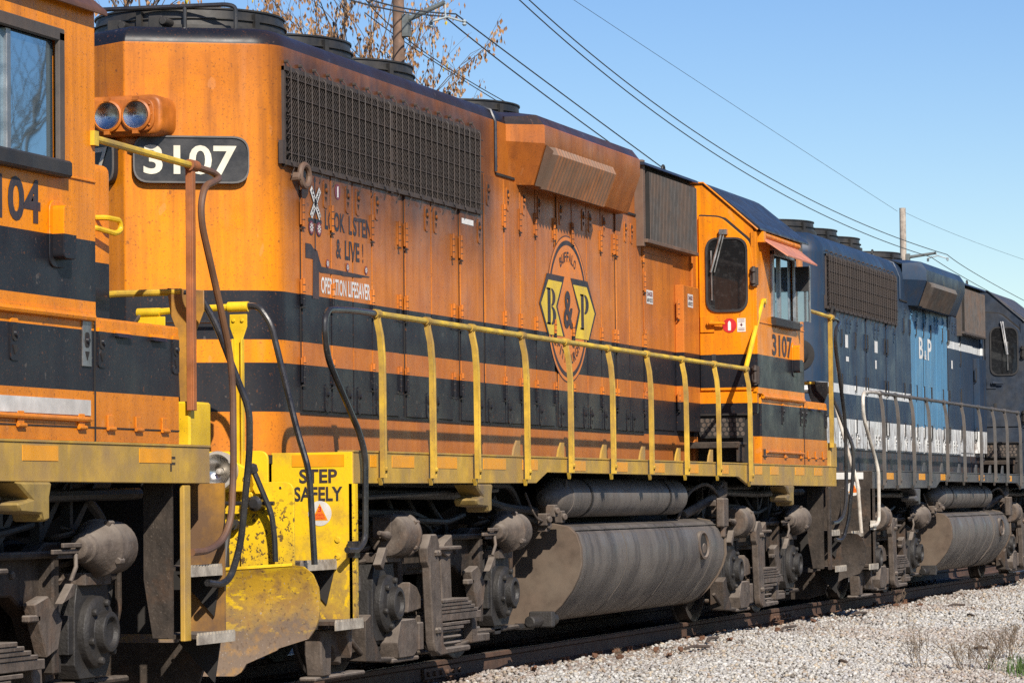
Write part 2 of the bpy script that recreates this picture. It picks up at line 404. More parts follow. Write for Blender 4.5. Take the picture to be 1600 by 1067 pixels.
_fonts = {}
def text_geo(txt, bold=0.0):
    """vertices and faces of a line of flat lettering, normalised to its own box"""
    cu = bpy.data.curves.new('lettering', 'FONT'); cu.body = txt; cu.offset = bold; cu.resolution_u = 4
    ob = bpy.data.objects.new('lettering', cu); COL.objects.link(ob)
    dg = bpy.context.evaluated_depsgraph_get()
    me = bpy.data.meshes.new_from_object(ob.evaluated_get(dg))
    V = np.array([v.co[:2] for v in me.vertices]); F = [list(p.vertices) for p in me.polygons]
    bpy.data.objects.remove(ob); bpy.data.curves.remove(cu); bpy.data.meshes.remove(me)
    mn, mx = V.min(0), V.max(0)
    return (V-mn)/(mx-mn), F
def put_text(mb, txt, origin, ux, uz, w, h, bold=0.0, m=0, thick=None):
    V, F = text_geo(txt, bold)
    o = Vector(origin); ux = Vector(ux).normalized(); uz = Vector(uz).normalized()
    mb.add([o+ux*(a*w)+uz*(b*h) for a, b in V], F, m)

def poly_flat(mb, pts, y, m=0):
    """flat print: polygon (x,z) on the plane y"""
    mb.add([(a, y, b) for a, b in pts], [list(range(len(pts)))], m)

def rounded(poly, r, n=4):
    """round the corners of a 2-D polygon"""
    out = []
    N = len(poly)
    rr = r if isinstance(r, (list, tuple)) else [r]*N
    for i in range(N):
        a, b, c = Vector(poly[i-1]), Vector(poly[i]), Vector(poly[(i+1) % N])
        if rr[i] <= 0: out.append(tuple(b)); continue
        d1, d2 = (a-b), (c-b)
        k = min(rr[i], d1.length*.49, d2.length*.49)
        p0, p1 = b+d1.normalized()*k, b+d2.normalized()*k
        for j in range(n+1):
            t = j/n; out.append(tuple(p0*(1-t)**2+b*2*t*(1-t)+p1*t*t))
    return out
def inset(poly, d):
    """inset a convex counter-clockwise polygon"""
    N = len(poly); out = []
    for i in range(N):
        p0, p1, p2 = Vector(poly[i-1]), Vector(poly[i]), Vector(poly[(i+1) % N])
        e1 = (p1-p0).normalized(); e2 = (p2-p1).normalized()
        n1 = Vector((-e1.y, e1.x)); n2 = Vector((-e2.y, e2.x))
        k = d/(1+n1.dot(n2)); out.append(tuple(p1+(n1+n2)*k))
    return out

# ================================================================ the locomotives
YH = -0.90            # hood side
YS = -1.53            # frame side
ZD = 1.57             # deck
NF = -1               # near side is -y

def make_truck(parent, xb):
    """one four-wheel truck; the part is the cast side frame, everything else hangs under it"""
    b = MB()
    for s in (-1, 1):
        ya, yb = s*.97, s*1.09
        lo, hi = min(ya, yb), max(ya, yb)
        prof = [(-2.02, .95), (-1.86, 1.03), (-1.0, 1.03), (-.85, .96), (.85, .96), (1.0, 1.03), (1.86, 1.03), (2.02, .95), (2.02, .80),
                (1.80, .78), (1.80, .36), (1.62, .30), (1.62, .70), (1.12, .70), (1.12, .26), (.98, .24), (.90, .42), (.78, .62), (.55, .74),
                (-.55, .74), (-.78, .62), (-.90, .42), (-.98, .24), (-1.12, .26), (-1.12, .70), (-1.62, .70), (-1.62, .30), (-1.80, .36), (-1.80, .78), (-2.02, .80)]
        b.prism(prof, 'y', lo, hi)
        b.box(-.95, .95, s*1.10-.09, s*1.10+.09, .945, .985)
        b.box(-.98, -.90, s*1.10-.08, s*1.10+.08, .30, .95); b.box(.90, .98, s*1.10-.08, s*1.10+.08, .30, .95)
        # tie bar and pedestal keepers at the foot
        b.box(-1.95, -.85, s*1.12-.05, s*1.12+.05, .205, .245); b.box(.85, 1.95, s*1.12-.05, s*1.12+.05, .205, .245)
    b.box(-.5, .5, -1.05, 1.05, .70, .95)            # bolster
    fr = b.build('truck', M_GRIME, parent, bevel=.012, loc=(xb, 0, 0))
    # motors and axles inside, one lump each, put in to block light under the train
    m = MB(); m.box(-1.9, -.55, -.55, .55, .30, .88); m.box(.55, 1.9, -.55, .55, .30, .88); m.box(-.5, .5, -.6, .6, .35, .9)
    m.build('traction_motor', M_UNDER, fr, bevel=.05)
    wheel_me = None
    for ax in (-1.372, 1.372):
        for s in (-1, 1):
            if wheel_me is None:
                w = MB()
                prof = [(.07, .08), (.07, .16), (.025, .2), (.02, .38), (.06, .43), (.075, .49), (.07, .508), (-.045, .514), (-.055, .535), (-.075, .54), (-.075, .45), (-.03, .4), (-.03, .1)]
                w.lathe((0, 0, 0), (0, -1, 0), prof, 40)
                wheel_me = w.mesh('wheel', angle=40)
            o = link(wheel_me, 'wheel', M_WHEEL, fr, (ax, s*.755, .508))
            if s > 0: o.rotation_euler = (0, 0, PI)
    # axle boxes with round cap
    a = MB()
    a.prism([(-.24, .66), (-.20, .80), (.20, .80), (.24, .66), (.24, .34), (.18, .26), (-.18, .26), (-.24, .34)], 'y', -1.20, -1.0)
    a.box(-.30, .30, -1.19, -1.06, .40, .62)
    a.lathe((0, -1.19, .52), (0, -1, 0), [(0, .205), (.05, .205), (.07, .18), (.075, .12), (.13, .115), (.135, .085), (.105, .075), (.10, 0.01)], 22)
    for k in range(6):
        an = k*PI/3+.3; a.lathe((.165*math.cos(an), -1.255, .52+.165*math.sin(an)), (0, -1, 0), [(0, .024), (.028, .024), (.034, .016)], 6)
    a.prism([(-.10, .26), (.10, .26), (.07, .19), (-.07, .19)], 'y', -1.17, -1.05)
    ame = a.mesh('axle_box', bevel=.008)
    for ax in (-1.372, 1.372): link(ame, 'axle_box', M_OILY, fr, (ax, 0, 0))
    for ax in (-1.372, 1.372):
        o = link(ame, 'axle_box', M_OILY, fr, (ax, 0, 0)); o.rotation_euler = (0, 0, PI)
    # coil springs above the boxes
    sp = MB()
    pts = []
    sp.tube([(.075*math.cos(t*.5), -1.1+.075*math.sin(t*.5), .72+.0065*t) for t in range(0, 52)], .017, 6)
    sme = sp.mesh('coil_spring')
    for ax in (-1.502, -1.242, 1.242, 1.502): link(sme, 'coil_spring', M_GRIME, fr, (ax, .04, .05))
    # brake cylinders: flat-faced drum on the left, coned one on the right
    c = MB()
    cx, cyy, cz = -1.50, -1.27, 1.00
    c.lathe((cx, cyy, cz), (1, 0, 0), [(0, .10), (.02, .145), (.045, .15), (.26, .15), (.27, .165), (.30, .165), (.31, .14), (.42, .12)], 26)
    c.prism([(cx-.02, cz+.13), (cx+.26, cz+.13), (cx+.26, cz+.07), (cx-.02, cz-.02)], 'y', cyy-.04, cyy+.10)
    for k in range(5):
        an = k*2*PI/5; c.lathe((cx+.30, cyy+.15*math.cos(an), cz+.15*math.sin(an)), (1, 0, 0), [(-.05, .018), (.03, .018)], 6)
    c.tube([(cx-.22, cyy-.02, cz+.02), (cx-.08, cyy-.02, cz), (cx+.03, cyy, cz)], [.018, .03, .04], 8)
    c.prism([(cx-.22, cz-.20), (cx-.10, cz-.08), (cx-.06, cz-.10), (cx-.16, cz-.24)], 'y', cyy-.03, cyy+.03)
    c.box(cx-.05, cx+.35, cyy+.02, -1.08, cz-.19, cz-.12)
    c.build('brake_cylinder', M_GRIMEL, fr, bevel=.004)
    c = MB()
    cx, cz = 1.02, .995
    c.lathe((cx, cyy, cz), (1, 0, 0), [(0, .035), (.01, .06), (.06, .07), (.07, .085), (.11, .088), (.24, .145), (.26, .165), (.285, .165), (.29, .15), (.50, .15), (.53, .13), (.535, .02)], 28)
    for k in range(4):
        an = k*PI/2+.5; c.lathe((cx+.27, cyy+.155*math.cos(an), cz+.155*math.sin(an)), (1, 0, 0), [(-.03, .022), (.035, .022)], 6)
    for q, (dz, ln) in enumerate(((.025, .24), (-.01, .33), (-.035, .22))):
        c.box(cx-ln, cx+.05, cyy-.03+.02*q, cyy-.012+.02*q, cz+dz-.018, cz+dz+.008)
    c.tube([(cx-.02, cyy, cz-.03), (cx-.06, cyy-.02, cz-.10), (cx-.11, cyy-.01, cz-.18)], .014, 6)
    c.prism([(cx-.26, cz-.30), (cx-.12, cz-.19), (cx-.09, cz-.20), (cx-.10, cz-.26)], 'y', cyy-.03, cyy+.02)
    c.box(cx+.15, cx+.5, cyy+.02, -1.08, cz-.21, cz-.14)
    c.build('brake_cylinder', M_GRIMEL, fr, bevel=.004)
    # swing hangers: flat straps that turn in at the foot
    h = MB()
    h.prism([(-.87, .80), (-.885, .90), (-.80, 1.0), (-.66, 1.0), (-.60, .93), (-.615, .86), (-.52, .20), (-.47, .165), (.10, .165), (.10, .125), (-.60, .115), (-.70, .15), (-.75, .22), (-.82, .76)], 'y', -1.36, -1.29)
    h.build('swing_hanger', M_GRIMEL, fr, bevel=.01)
    h = MB()
    h.prism([(-.24, .93), (-.05, .98), (0, .90), (.06, .16), (-.02, .12), (-.16, .14), (-.22, .8)], 'y', -1.24, -1.17)
    h.box(-.85, .1, -1.30, -1.18, .875, .905)
    h.prism([(-.30, .86), (-.22, .93), (-.04, .99), (-.02, .86), (-.12, .82)], 'y', -1.27, -1.14)
    h.build('swing_hanger', M_GRIMEL, fr, bevel=.008)
    # leaf spring: stepped pack with square ends
    for k, (x0, x1, z0) in enumerate(((-.50, .10, .505), (-.55, .20, .478), (-.60, .30, .451), (-.65, .40, .424), (-.70, .50, .397), (-.55, .25, .33), (-.45, .12, .30))):
        l = MB(); l.box(x0, x1, -1.35+.008*k, -1.10, z0-.012+(-.03 if k == 4 else 0), z0+.013)
        l.build('spring_leaf', M_GRIMEL, fr, bevel=.004)
    # spring plank, brake beam and shoes low down
    q = MB()
    q.prism([(-1.30, .40), (-.98, .40), (-.90, .34), (-.90, .19), (-1.02, .13), (-1.34, .13), (-1.38, .24)], 'y', -1.30, -1.12)
    q.box(-.93, -.83, -1.31, -1.13, .17, .37); q.box(-1.42, -.85, -1.28, -1.22, .10, .13)
    q.prism([(-.98, .66), (-.82, .62), (-.74, .55), (-.74, .46), (-1.03, .44)], 'y', -1.26, -1.1)
    q.build('brake_rigging', M_GRIMEL, fr, bevel=.008)
    q = MB()
    q.prism([(-.36, .32), (.12, .32), (.14, .24), (.10, .18), (-.36, .18)], 'y', -1.20, -1.02)
    for z in (.19, .235, .28): q.box(-.42, .10, -1.29, -1.12, z-.012, z+.008)
    q.lathe((-.40, -1.28, .30), (0, 1, 0), [(0, .09), (.12, .09)], 14)
    q.prism([(.50, .40), (.62, .40), (.64, .22), (.95, .22), (.95, .16), (.52, .16)], 'y', -1.24, -1.16)
    q.box(.3, .95, -1.18, -1.10, .15, .19)
    q.build('brake_rigging', M_GRIMEL, fr, bevel=.008)
    q = MB()
    q.prism([(-1.98, .42), (-1.86, .46), (-1.80, .30), (-1.66, .17), (-1.66, .12), (-1.98, .14)], 'y', -1.28, -1.14)
    q.tube([(-2.15, -1.22, .30), (-1.9, -1.25, .15), (-1.3, -1.25, .12)], .022, 6)
    q.tube([(-1.0, -1.20, .22), (-.7, -1.2, .14), (0, -1.2, .13), (.8, -1.2, .19)], .018, 6)
    q.build('brake_rigging', M_GRIME, fr, bevel=.006)
    # bolt heads, sand pipes, cables and a wear plate on each pedestal
    bo = MB(); bo.lathe((0, 0, 0), (0, -1, 0), [(0, .024), (.016, .024), (.022, .018)], 6); bome = bo.mesh('bolt')
    for x, z in ((-1.90, .90), (-1.75, .98), (-1.2, .98), (-.98, .90), (-.70, .86), (-.35, .88), (.2, .88), (.55, .86), (.95, .90), (1.2, .98), (1.75, .98), (1.9, .88),
                 (-1.71, .40), (-1.71, .55), (-1.05, .40), (-1.05, .55), (1.05, .40), (1.05, .55), (1.71, .40), (1.71, .55)):
        link(bome, 'bolt', M_GRIMEL, fr, (x, -1.09, z))
    for x in (-.70, -.64):
        for z in (.30, .86): link(bome, 'bolt', M_GRIMEL, fr, (x, -1.36, z))
    for x in (-1.66, 1.08):
        q = MB(); q.box(x, x+.035, -1.125, -1.09, .30, .72); q.build('wear_plate', M_STEEL, fr, bevel=.004)
    for x, d in ((-2.0, -1), (2.0, 1)):
        q = MB(); q.tube([(x-.25*d, -1.02, 1.05), (x-.05*d, -1.10, .95), (x, -1.08, .55), (x-.12*d, -.85, .16)], .020, 7, smooth_r=.12); q.build('sand_pipe', M_GRIME, fr)
    for k, (x0, x1) in enumerate(((-.55, -.2), (-.1, .25), (.35, .62))):
        q = MB(); q.tube([(x0, -.92, 1.30), (x0+.03, -1.0, 1.08+.03*k), (x1, -1.02, 1.02), (x1+.05, -.9, .80)], .022, 7, smooth_r=.12); q.build('motor_cable', M_HOSE, fr)
    q = MB(); q.prism([(.62, .70), (.80, .74), (.98, .60), (.92, .44), (.78, .40)], 'y', -1.20, -1.12); q.box(.55, .70, -1.2, -1.15, .60, .64); q.build('brake_rigging', M_GRIMEL, fr, bevel=.008)
    # air pipes along the top of the frame
    q = MB()
    q.tube([(-1.0, -1.06, 1.10), (-.7, -1.10, 1.14), (-.4, -1.08, 1.10), (.4, -1.08, 1.08), (.9, -1.05, 1.13)], .022, 7, smooth_r=.1)
    q.tube([(-1.4, -1.0, 1.16), (-.2, -1.0, 1.15), (.3, -1.02, 1.06)], .03, 7, smooth_r=.1)
    q.tube([(1.60, -1.05, 1.28), (1.95, -1.02, 1.12), (2.05, -1.0, .8), (1.85, -1.02, .45)], .035, 8, smooth_r=.2)
    q.build('brake_pipe', M_HOSE, fr)
    return fr

SEAMS = [  # x0, x1, hinge side, tall
    (-7.37, -6.81, 'l', 0), (-6.79, -6.36, 'l', 0), (-6.345, -5.955, 'r', 0), (-5.94, -5.36, 'r', 0), (-5.20, -4.605, 'l', 0),
    (-4.59, -4.085, 'r', 0), (-3.88, -3.295, 'l', 0), (-3.25, -2.735, 'r', 1), (-2.72, -2.29, 'r', 1), (-2.275, -1.85, 'r', 1),
    (-1.834, -1.30, 'r', 1), (-1.187, -.75, 'r', 1), (-.734, -.28, 'l', 1), (-.266, .18, 'r', 1), (.194, .60, 'r', 1),
    (.71, 1.142, 'l', 1), (1.158, 1.645, 'r', 1)]

def hinge_mesh():
    b = MB()
    b.box(-.030, .0, -.010, 0, -.085, .085, 0); b.tube([(.006, -.012, -.095), (.006, -.012, .095)], .011, 8, 1)
    for z in (-.05, 0, .05): b.tube([(.006, -.012, z-.003), (.006, -.012, z+.003)], .0135, 8, 2)
    b.box(-.022, .026, -.020, -.004, -.112, -.102, 2)
    return b.mesh('hinge')
def latch_mesh():
    b = MB()
    b.prism(rounded([(-.038, -.10), (.038, -.10), (.038, .095), (-.038, .095)], .03, 3), 'y', -.007, 0, 0)
    b.prism(rounded([(-.024, .0), (.024, .0), (.024, .075), (-.024, .075)], .024, 3), 'y', -.0085, -.006, 1)
    b.lathe((.004, -.007, .026), (0, -1, 0), [(0, .017), (.012, .016), (.016, .008)], 10, 0)
    b.prism([(-.022, -.02), (.022, -.02), (.0, -.060)], 'y', -.0085, -.006, 1)
    return b.mesh('latch')
HINGE = hinge_mesh(); LATCH = latch_mesh()

def build_hood(root, st):
    P = st['hood']
    rr = st['roof_r']
    base = [(-8.31, 0), (-7.80, -.90), (3.64, -.90), (3.64, .90), (-7.80, .90)]
    zt = st['roof_z']
    rings = [(ZD-.02, 0), (zt-rr, 0)]
    for k in range(1, 7):
        a = k/6*PI/2; rings.append((zt-rr+rr*math.sin(a), rr*(1-math.cos(a))))
    V = []; F = []
    n = None
    for z, d in rings:
        r = [.012, .16, 0, 0, .16]
        p = rounded(inset(base, d) if d > 0 else base, r, 5)
        p = [(min(x, 3.64), y) for x, y in p]
        n = len(p); V += [(x, y, z) for x, y in p]
    for i in range(len(rings)-1):
        for k in range(n): F.append((i*n+k, i*n+(k+1) % n, (i+1)*n+(k+1) % n, (i+1)*n+k))
    F.append([(len(rings)-1)*n+k for k in range(n)])
    b = MB().add(V, F)
    hood = b.build('hood', P, root, angle=30)
    # joints in the roof sheet and along the top of the doors
    s = MB()
    s.tube([(-2.92, -.912, 3.93), (-2.92, -.912, zt-rr), (-2.92, -.912+rr*.3, zt-rr*.28), (-2.92, -.9+rr, zt+.008), (-2.92, .9-rr, zt+.008)], .014, 6)
    s.tube([(.63, -1.0, zt-.02), (.63, -.9, zt+.0), (.63, -.7, zt+.006)], .01, 6)
    for z in np.arange(3.98, 4.3, .075): s.lathe((-2.86, -.9, z), (0, -1, 0), [(0, .010), (.008, .008)], 6)
    s.build('roof_seam', M_ROOF if st['id'] != 'blue' else P, hood)
    s = MB(); s.box(-2.90, 1.45, -.912, -.89, 3.905, 3.925); s.box(-7.4, -2.9, -.907, -.89, 1.845, 1.858); s.box(-2.9, 1.66, -.907, -.89, 1.845, 1.858)
    s.build('door_rail', st['dark'], hood)
    # dark strips that draw the joints between the doors
    g = MB()
    xs = sorted({a for q in SEAMS for a in q[:2]})
    for q in SEAMS:
        for xx in q[:2]: g.box(xx-.009, xx+.009, -.9045, -.89, 1.87, 3.88 if q[3] else 3.54)
    g.build('door_joint_strip', M_UNDER, hood)
    # doors
    for i, (x0, x1, hs, tall) in enumerate(SEAMS):
        zt2 = 3.885 if tall else 3.545
        d = MB(); d.box(x0+.004, x1-.004, -.914, -.90, 1.872, zt2)
        do = d.build('hood_door', P, root, bevel=.003)
        hx = x0+.0 if hs == 'l' else x1
        zs = (3.58, 2.70, 2.16) if tall else (3.24, 2.69, 2.15)
        for z in zs:
            h = link(HINGE, 'hinge', [P, st['hinge'], M_OILY], do, (hx, -.912, z))
        lx = x1-.10 if hs == 'l' else x0+.10
        for z in ((3.73 if tall else 3.405), 1.97):
            link(LATCH, 'latch', [P, M_UNDER], do, (lx, -.914, z))
    # radiator grille
    gx0, gx1, gz0, gz1 = st['grille']
    b = MB()
    for z in np.arange(gz0+.02, gz1, .06): b.prism([(-.903, z), (-.925, z+.012), (-.925, z+.018), (-.903, z+.045)], 'x', gx0, gx1, 1)
    b.box(gx0, gx1, -.906, -.895, gz0, gz1, 1)
    t = .03
    b.box(gx0-.03, gx1+.03, -.925, -.895, gz1, gz1+.03); b.box(gx0-.03, gx1+.03, -.935, -.895, gz0-.035, gz0)
    b.box(gx0-.03, gx0, -.916, -.895, gz0-.045, gz1+.03); b.box(gx1, gx1+.035, -.916, -.895, gz0-.045, gz1+.03)
    gm = (gx0+gx1)/2; b.box(gm-.022, gm+.022, -.932, -.895, gz0-.045, gz1)
    b.box(gx0-.09, gx0-.04, -.925, -.895, gz0-.03, gz0+.13)
    gr = b.build('radiator_grille', [M_GRILLE, M_SHUTTER], root)
    w = MB()                                            # woven diagonal screen
    hgt = gz1-gz0; st_ = .036; wv = .0026
    for sgn in (1, -1):
        for x in np.arange(gx0-hgt, gx1+hgt, st_):
            a0 = x; a1 = x+sgn*hgt*1.0; z0, z1 = gz0, gz1
            # clip in x
            t0, t1 = 0.0, 1.0; dx = a1-a0
            for lim, sg in ((gx0, 1), (gx1, -1)):
                f0 = (a0-lim)*sg; f1 = (a1-lim)*sg
                if f0 < 0 and f1 < 0: t0, t1 = 1, 0; break
                if f0 < 0: t0 = max(t0, f0/(f0-f1))
                if f1 < 0: t1 = min(t1, f0/(f0-f1))
            if t1-t0 < .02: continue
            p0 = (a0+dx*t0, z0+hgt*t0); p1 = (a0+dx*t1, z0+hgt*t1)
            yy = -.928-.004*sgn
            w.add([(p0[0]-wv, yy, p0[1]), (p0[0]+wv, yy, p0[1]), (p1[0]+wv, yy, p1[1]), (p1[0]-wv, yy, p1[1]),
                   (p0[0], yy-.005, p0[1]), (p1[0], yy-.005, p1[1])], [(0, 4, 5, 3), (4, 1, 2, 5)])
    w.build('wire_screen', M_SCREEN, gr)
    nb = 32
    bar = MB(); bar.tube([(0, -.935, gz0-.02), (0, -.942, gz0), (0, -.942, gz1), (0, -.925, gz1+.015)], .0040, 6)
    bme = bar.mesh('guard_bar')
    bar2 = MB(); bar2.tube([(.045, -.925, gz0-.095), (.045, -.945, gz0-.05), (0, -.944, gz0-.015), (0, -.944, gz1+.03), (-.01, -.925, gz1+.06)], .0044, 6)
    bar2.lathe((-.01, -.90, gz1+.065), (0, -1, 0), [(0, .012), (.026, .012)], 6)
    bme2 = bar2.mesh('guard_bar')
    for k in range(nb):
        x = gx0+.03+(gx1-gx0-.06)*k/(nb-1)
        if abs(x-gm) < .04: continue
        link(bme2 if k % 2 == 0 else bme, 'guard_bar', M_GRILLE, gr, (x, 0, 0))
    rod = MB(); rod.tube([(gx0-.03, -.939, 0), (gx1+.05, -.939, 0)], .0045, 6); rme = rod.mesh('guard_rod')
    for k in range(5): link(rme, 'guard_rod', M_GRILLE, gr, (0, 0, gz0+.05+(gz1-gz0-.1)*k/4))
    # dynamic-brake bulge with louvred lower face
    V = [(-2.60, -.89, 4.215), (-2.42, -1.185, 4.20), (.60, -1.185, 4.20), (.92, -.89, 4.21),
         (-2.28, -1.04, 3.87), (.69, -1.04, 3.87), (-2.38, -.89, 3.87), (.78, -.89, 3.87),
         (-2.60, -.89, zt-.06), (-2.42, -1.185, 4.345), (.60, -1.185, 4.345), (.92, -.89, zt-.06),
         (-2.48, -.70, zt+.004), (-2.34, -.92, zt-.0), (.72, -.92, zt-.0), (.84, -.70, zt+.004), (-2.42, -1.11, zt-.035), (.61, -1.11, zt-.035)]
    F = [(0, 1, 9, 8), (1, 2, 10, 9), (2, 3, 11, 10), (1, 0, 6, 4), (1, 4, 5, 2), (2, 5, 7, 3), (4, 6, 7, 5),
         (9, 10, 17, 16), (16, 17, 14, 13), (8, 9, 16), (8, 16, 13, 12), (12, 13, 14, 15), (10, 11, 17), (17, 11, 15, 14)]
    b = MB().add(V, F)
    bl = b.build('dynamic_brake_housing', P, root, angle=25)
    b = MB()                                            # vertical fins on the sloping face
    x0, x1 = -2.33, -.52
    nf = 20
    for k in range(nf):
        t = (k+.5)/nf; xa = x0+(x1-x0)*t
        top = Vector((xa, -1.187, 4.185)); mid = Vector((xa+.005, -1.215, 4.12)); bot = Vector((xa+.10, -1.075, 3.845))
        w2 = .024; V = []
        for p in (top, mid, bot):
            a_ = Vector((p.x-.026, p.y+.014, p.z)); c_ = Vector((p.x+.012, p.y-.062, p.z-.014)); d_ = Vector((p.x+.020, p.y+.014, p.z))
            V += [tuple(a_), tuple(a_.lerp(c_, .80)), tuple(c_), tuple(d_)]
        b.add(V, [(0, 1, 5, 4), (4, 5, 9, 8)], 0); b.add(V, [(1, 2, 6, 5), (2, 3, 7, 6), (5, 6, 10, 9), (6, 7, 11, 10)], 1)
        b.add(V, [(8, 9, 10, 11)], 0)
    b.build('brake_louvre', [st['louvre'], M_FINO if st['id'] != 'blue' else M_FINS], bl, angle=20)
    b = MB()
    V = [(-2.395, -1.188, 4.19), (-2.335, -1.23, 4.14), (-2.22, -1.085, 3.855), (-2.27, -1.043, 3.865)]
    b.add([(x-.004, y-.006, z) for x, y, z in V]+[(x+.03, y+.01, z) for x, y, z in V], [(0, 1, 2, 3), (4, 5, 6, 7), (0, 1, 5, 4), (1, 2, 6, 5), (2, 3, 7, 6), (3, 0, 4, 7)])
    b.build('louvre_bracket', st['louvre'], bl)
    # filter box
    b = MB()
    b.box(1.48, 3.40, -.945, -.895, 3.68, 4.40, 1)
    b.box(1.44, 1.52, -.985, -.895, 3.62, 4.44, 0); b.box(1.46, 3.42, -1.02, -.895, 3.655, 3.69, 0)
    fb = b.build('filter_box', [st['louvre'], M_SHUTTER], root, bevel=.004)
    b = MB()
    nfin = 34
    for k in range(nfin):
        x = 1.60+(3.38-1.60)*k/(nfin-1)
        V = []
        for z, dz in ((3.69, -.01), (4.36, -.03)):
            a_ = Vector((x-.010, -.946, z)); c_ = Vector((x+.004, -1.015, z+dz)); d_ = Vector((x+.010, -.946, z))
            V += [tuple(a_), tuple(a_.lerp(c_, .88)), tuple(c_), tuple(d_)]
        b.add(V, [(0, 1, 5, 4)], 0); b.add(V, [(1, 2, 6, 5), (2, 3, 7, 6), (0, 1, 2, 3), (4, 5, 6, 7)], 1)  # flanks near-black, edges paler: shade between the fins put into the colour
    b.build('filter_louvre', [M_SHUTTER, M_FINE], fb, angle=15)
    b = MB()
    b.prism([(-1.02, 4.385), (-1.0, 4.415), (0, 4.46), (1.0, 4.415), (1.02, 4.385), (0, 4.43)], 'x', 1.40, 3.46)
    b.build('filter_box_roof', M_ROOF, fb)
    # electrical-cabinet doors by the cab
    for x0, x1, z0, z1 in ((1.70, 2.80, 1.90, 3.58),):
        d = MB(); d.box(x0, x1, -.912, -.90, z0, z1)
        do = d.build('cabinet_door', P, root, bevel=.003)
        for z in (2.2, 2.75, 3.3): link(HINGE, 'hinge', [P, st['hinge'], M_OILY], do, (x0, -.908, z))
    d = MB(); d.box(2.90, 3.52, -.99, -.90, 1.90, 3.34); d.box(3.52, 3.66, -.93, -.90, 1.6, 4.38)
    do = d.build('cabinet_door', P, root, bevel=.006)
    for z in (2.2, 3.1): link(HINGE, 'hinge', [P, st['hinge'], M_OILY], do, (2.88, -.93, z))
    # roof fans
    f = MB()
    f.lathe((0, 0, 0), (0, 0, 1), [(-.10, .70), (.012, .70), (.015, .672), (.055, .668), (.058, .685), (.066, .685), (.068, .665), (.125, .66), (.128, .672), (.14, .672), (.14, .60), (.02, .58), (.0, .1)], 48)
    for k in range(5):
        a = k*PI*2/5+.5; c_, s_ = math.cos(a), math.sin(a)
        f.add([(c_*r-s_*w2, s_*r+c_*w2, z) for r, w2, z in ((.66, -.02, .0), (.70, -.02, .0), (.70, .02, .0), (.66, .02, .0), (.66, -.02, .11), (.70, -.02, .11), (.70, .02, .11), (.66, .02, .11))],
              [(0, 1, 2, 3), (4, 5, 6, 7), (0, 1, 5, 4), (1, 2, 6, 5), (2, 3, 7, 6), (3, 0, 4, 7)])
    fme = f.mesh('roof_fan', angle=30)
    for x in (-7.16, -5.79, -4.37): link(fme, 'roof_fan', M_FAN, root, (x, 0, st['fan_z']-.14))
    link(fme, 'roof_fan', M_FAN, root, (-1.55, 0, st['fan_z']-.14))
    for x, y in ((-7.85, .25), (-6.45, -.35), (-5.05, -.3), (-7.95, -.1)):
        b = MB(); b.box(x-.06, x+.06, y-.05, y+.05, zt-.01, zt+.09); b.tube([(x-.07, y-.06, zt+.05), (x+.07, y-.06, zt+.05)], .03, 8)
        b.build('roof_fitting', M_FAN, root, bevel=.006)
    for x, y, dz in ((-3.25, -.62, 0), (.95, -.70, 0), (2.6, -.88, -.065)):
        e = MB(); e.tube([(x+.045*math.cos(t), y, zt+dz+.04+.045*math.sin(t)) for t in np.linspace(-1.2, 4.34, 14)], .012, 6)
        e.build('lifting_eye', M_FAN, root)
    e = MB(); e.tube([(-7.40+.085*math.cos(t), -.95, 3.49+.075*math.sin(t)) for t in np.linspace(0, 2*PI, 22)], .022, 8, caps=False)
    e.lathe((-7.50, -.90, 3.475), (0, -1, 0), [(0, .035), (.05, .03), (.06, .02)], 10)
    e.build('lifting_ring', st['ring'], root)
    if st['id'] == '3107':
        e = MB(); e.tube([(-7.78, -.60, zt-.03), (-7.78, -.60, zt+.155), (-7.80, -.54, zt+.17), (-7.95, .62, zt+.165), (-7.97, .72, zt+.09), (-7.97, .74, zt-.05)], .016, 8, smooth_r=.06)
        e.tube([(-7.84, -.25, zt), (-7.84, -.25, zt+.165)], .014, 6)
        e.build('roof_grab_iron', M_PIPE, root)
    return hood

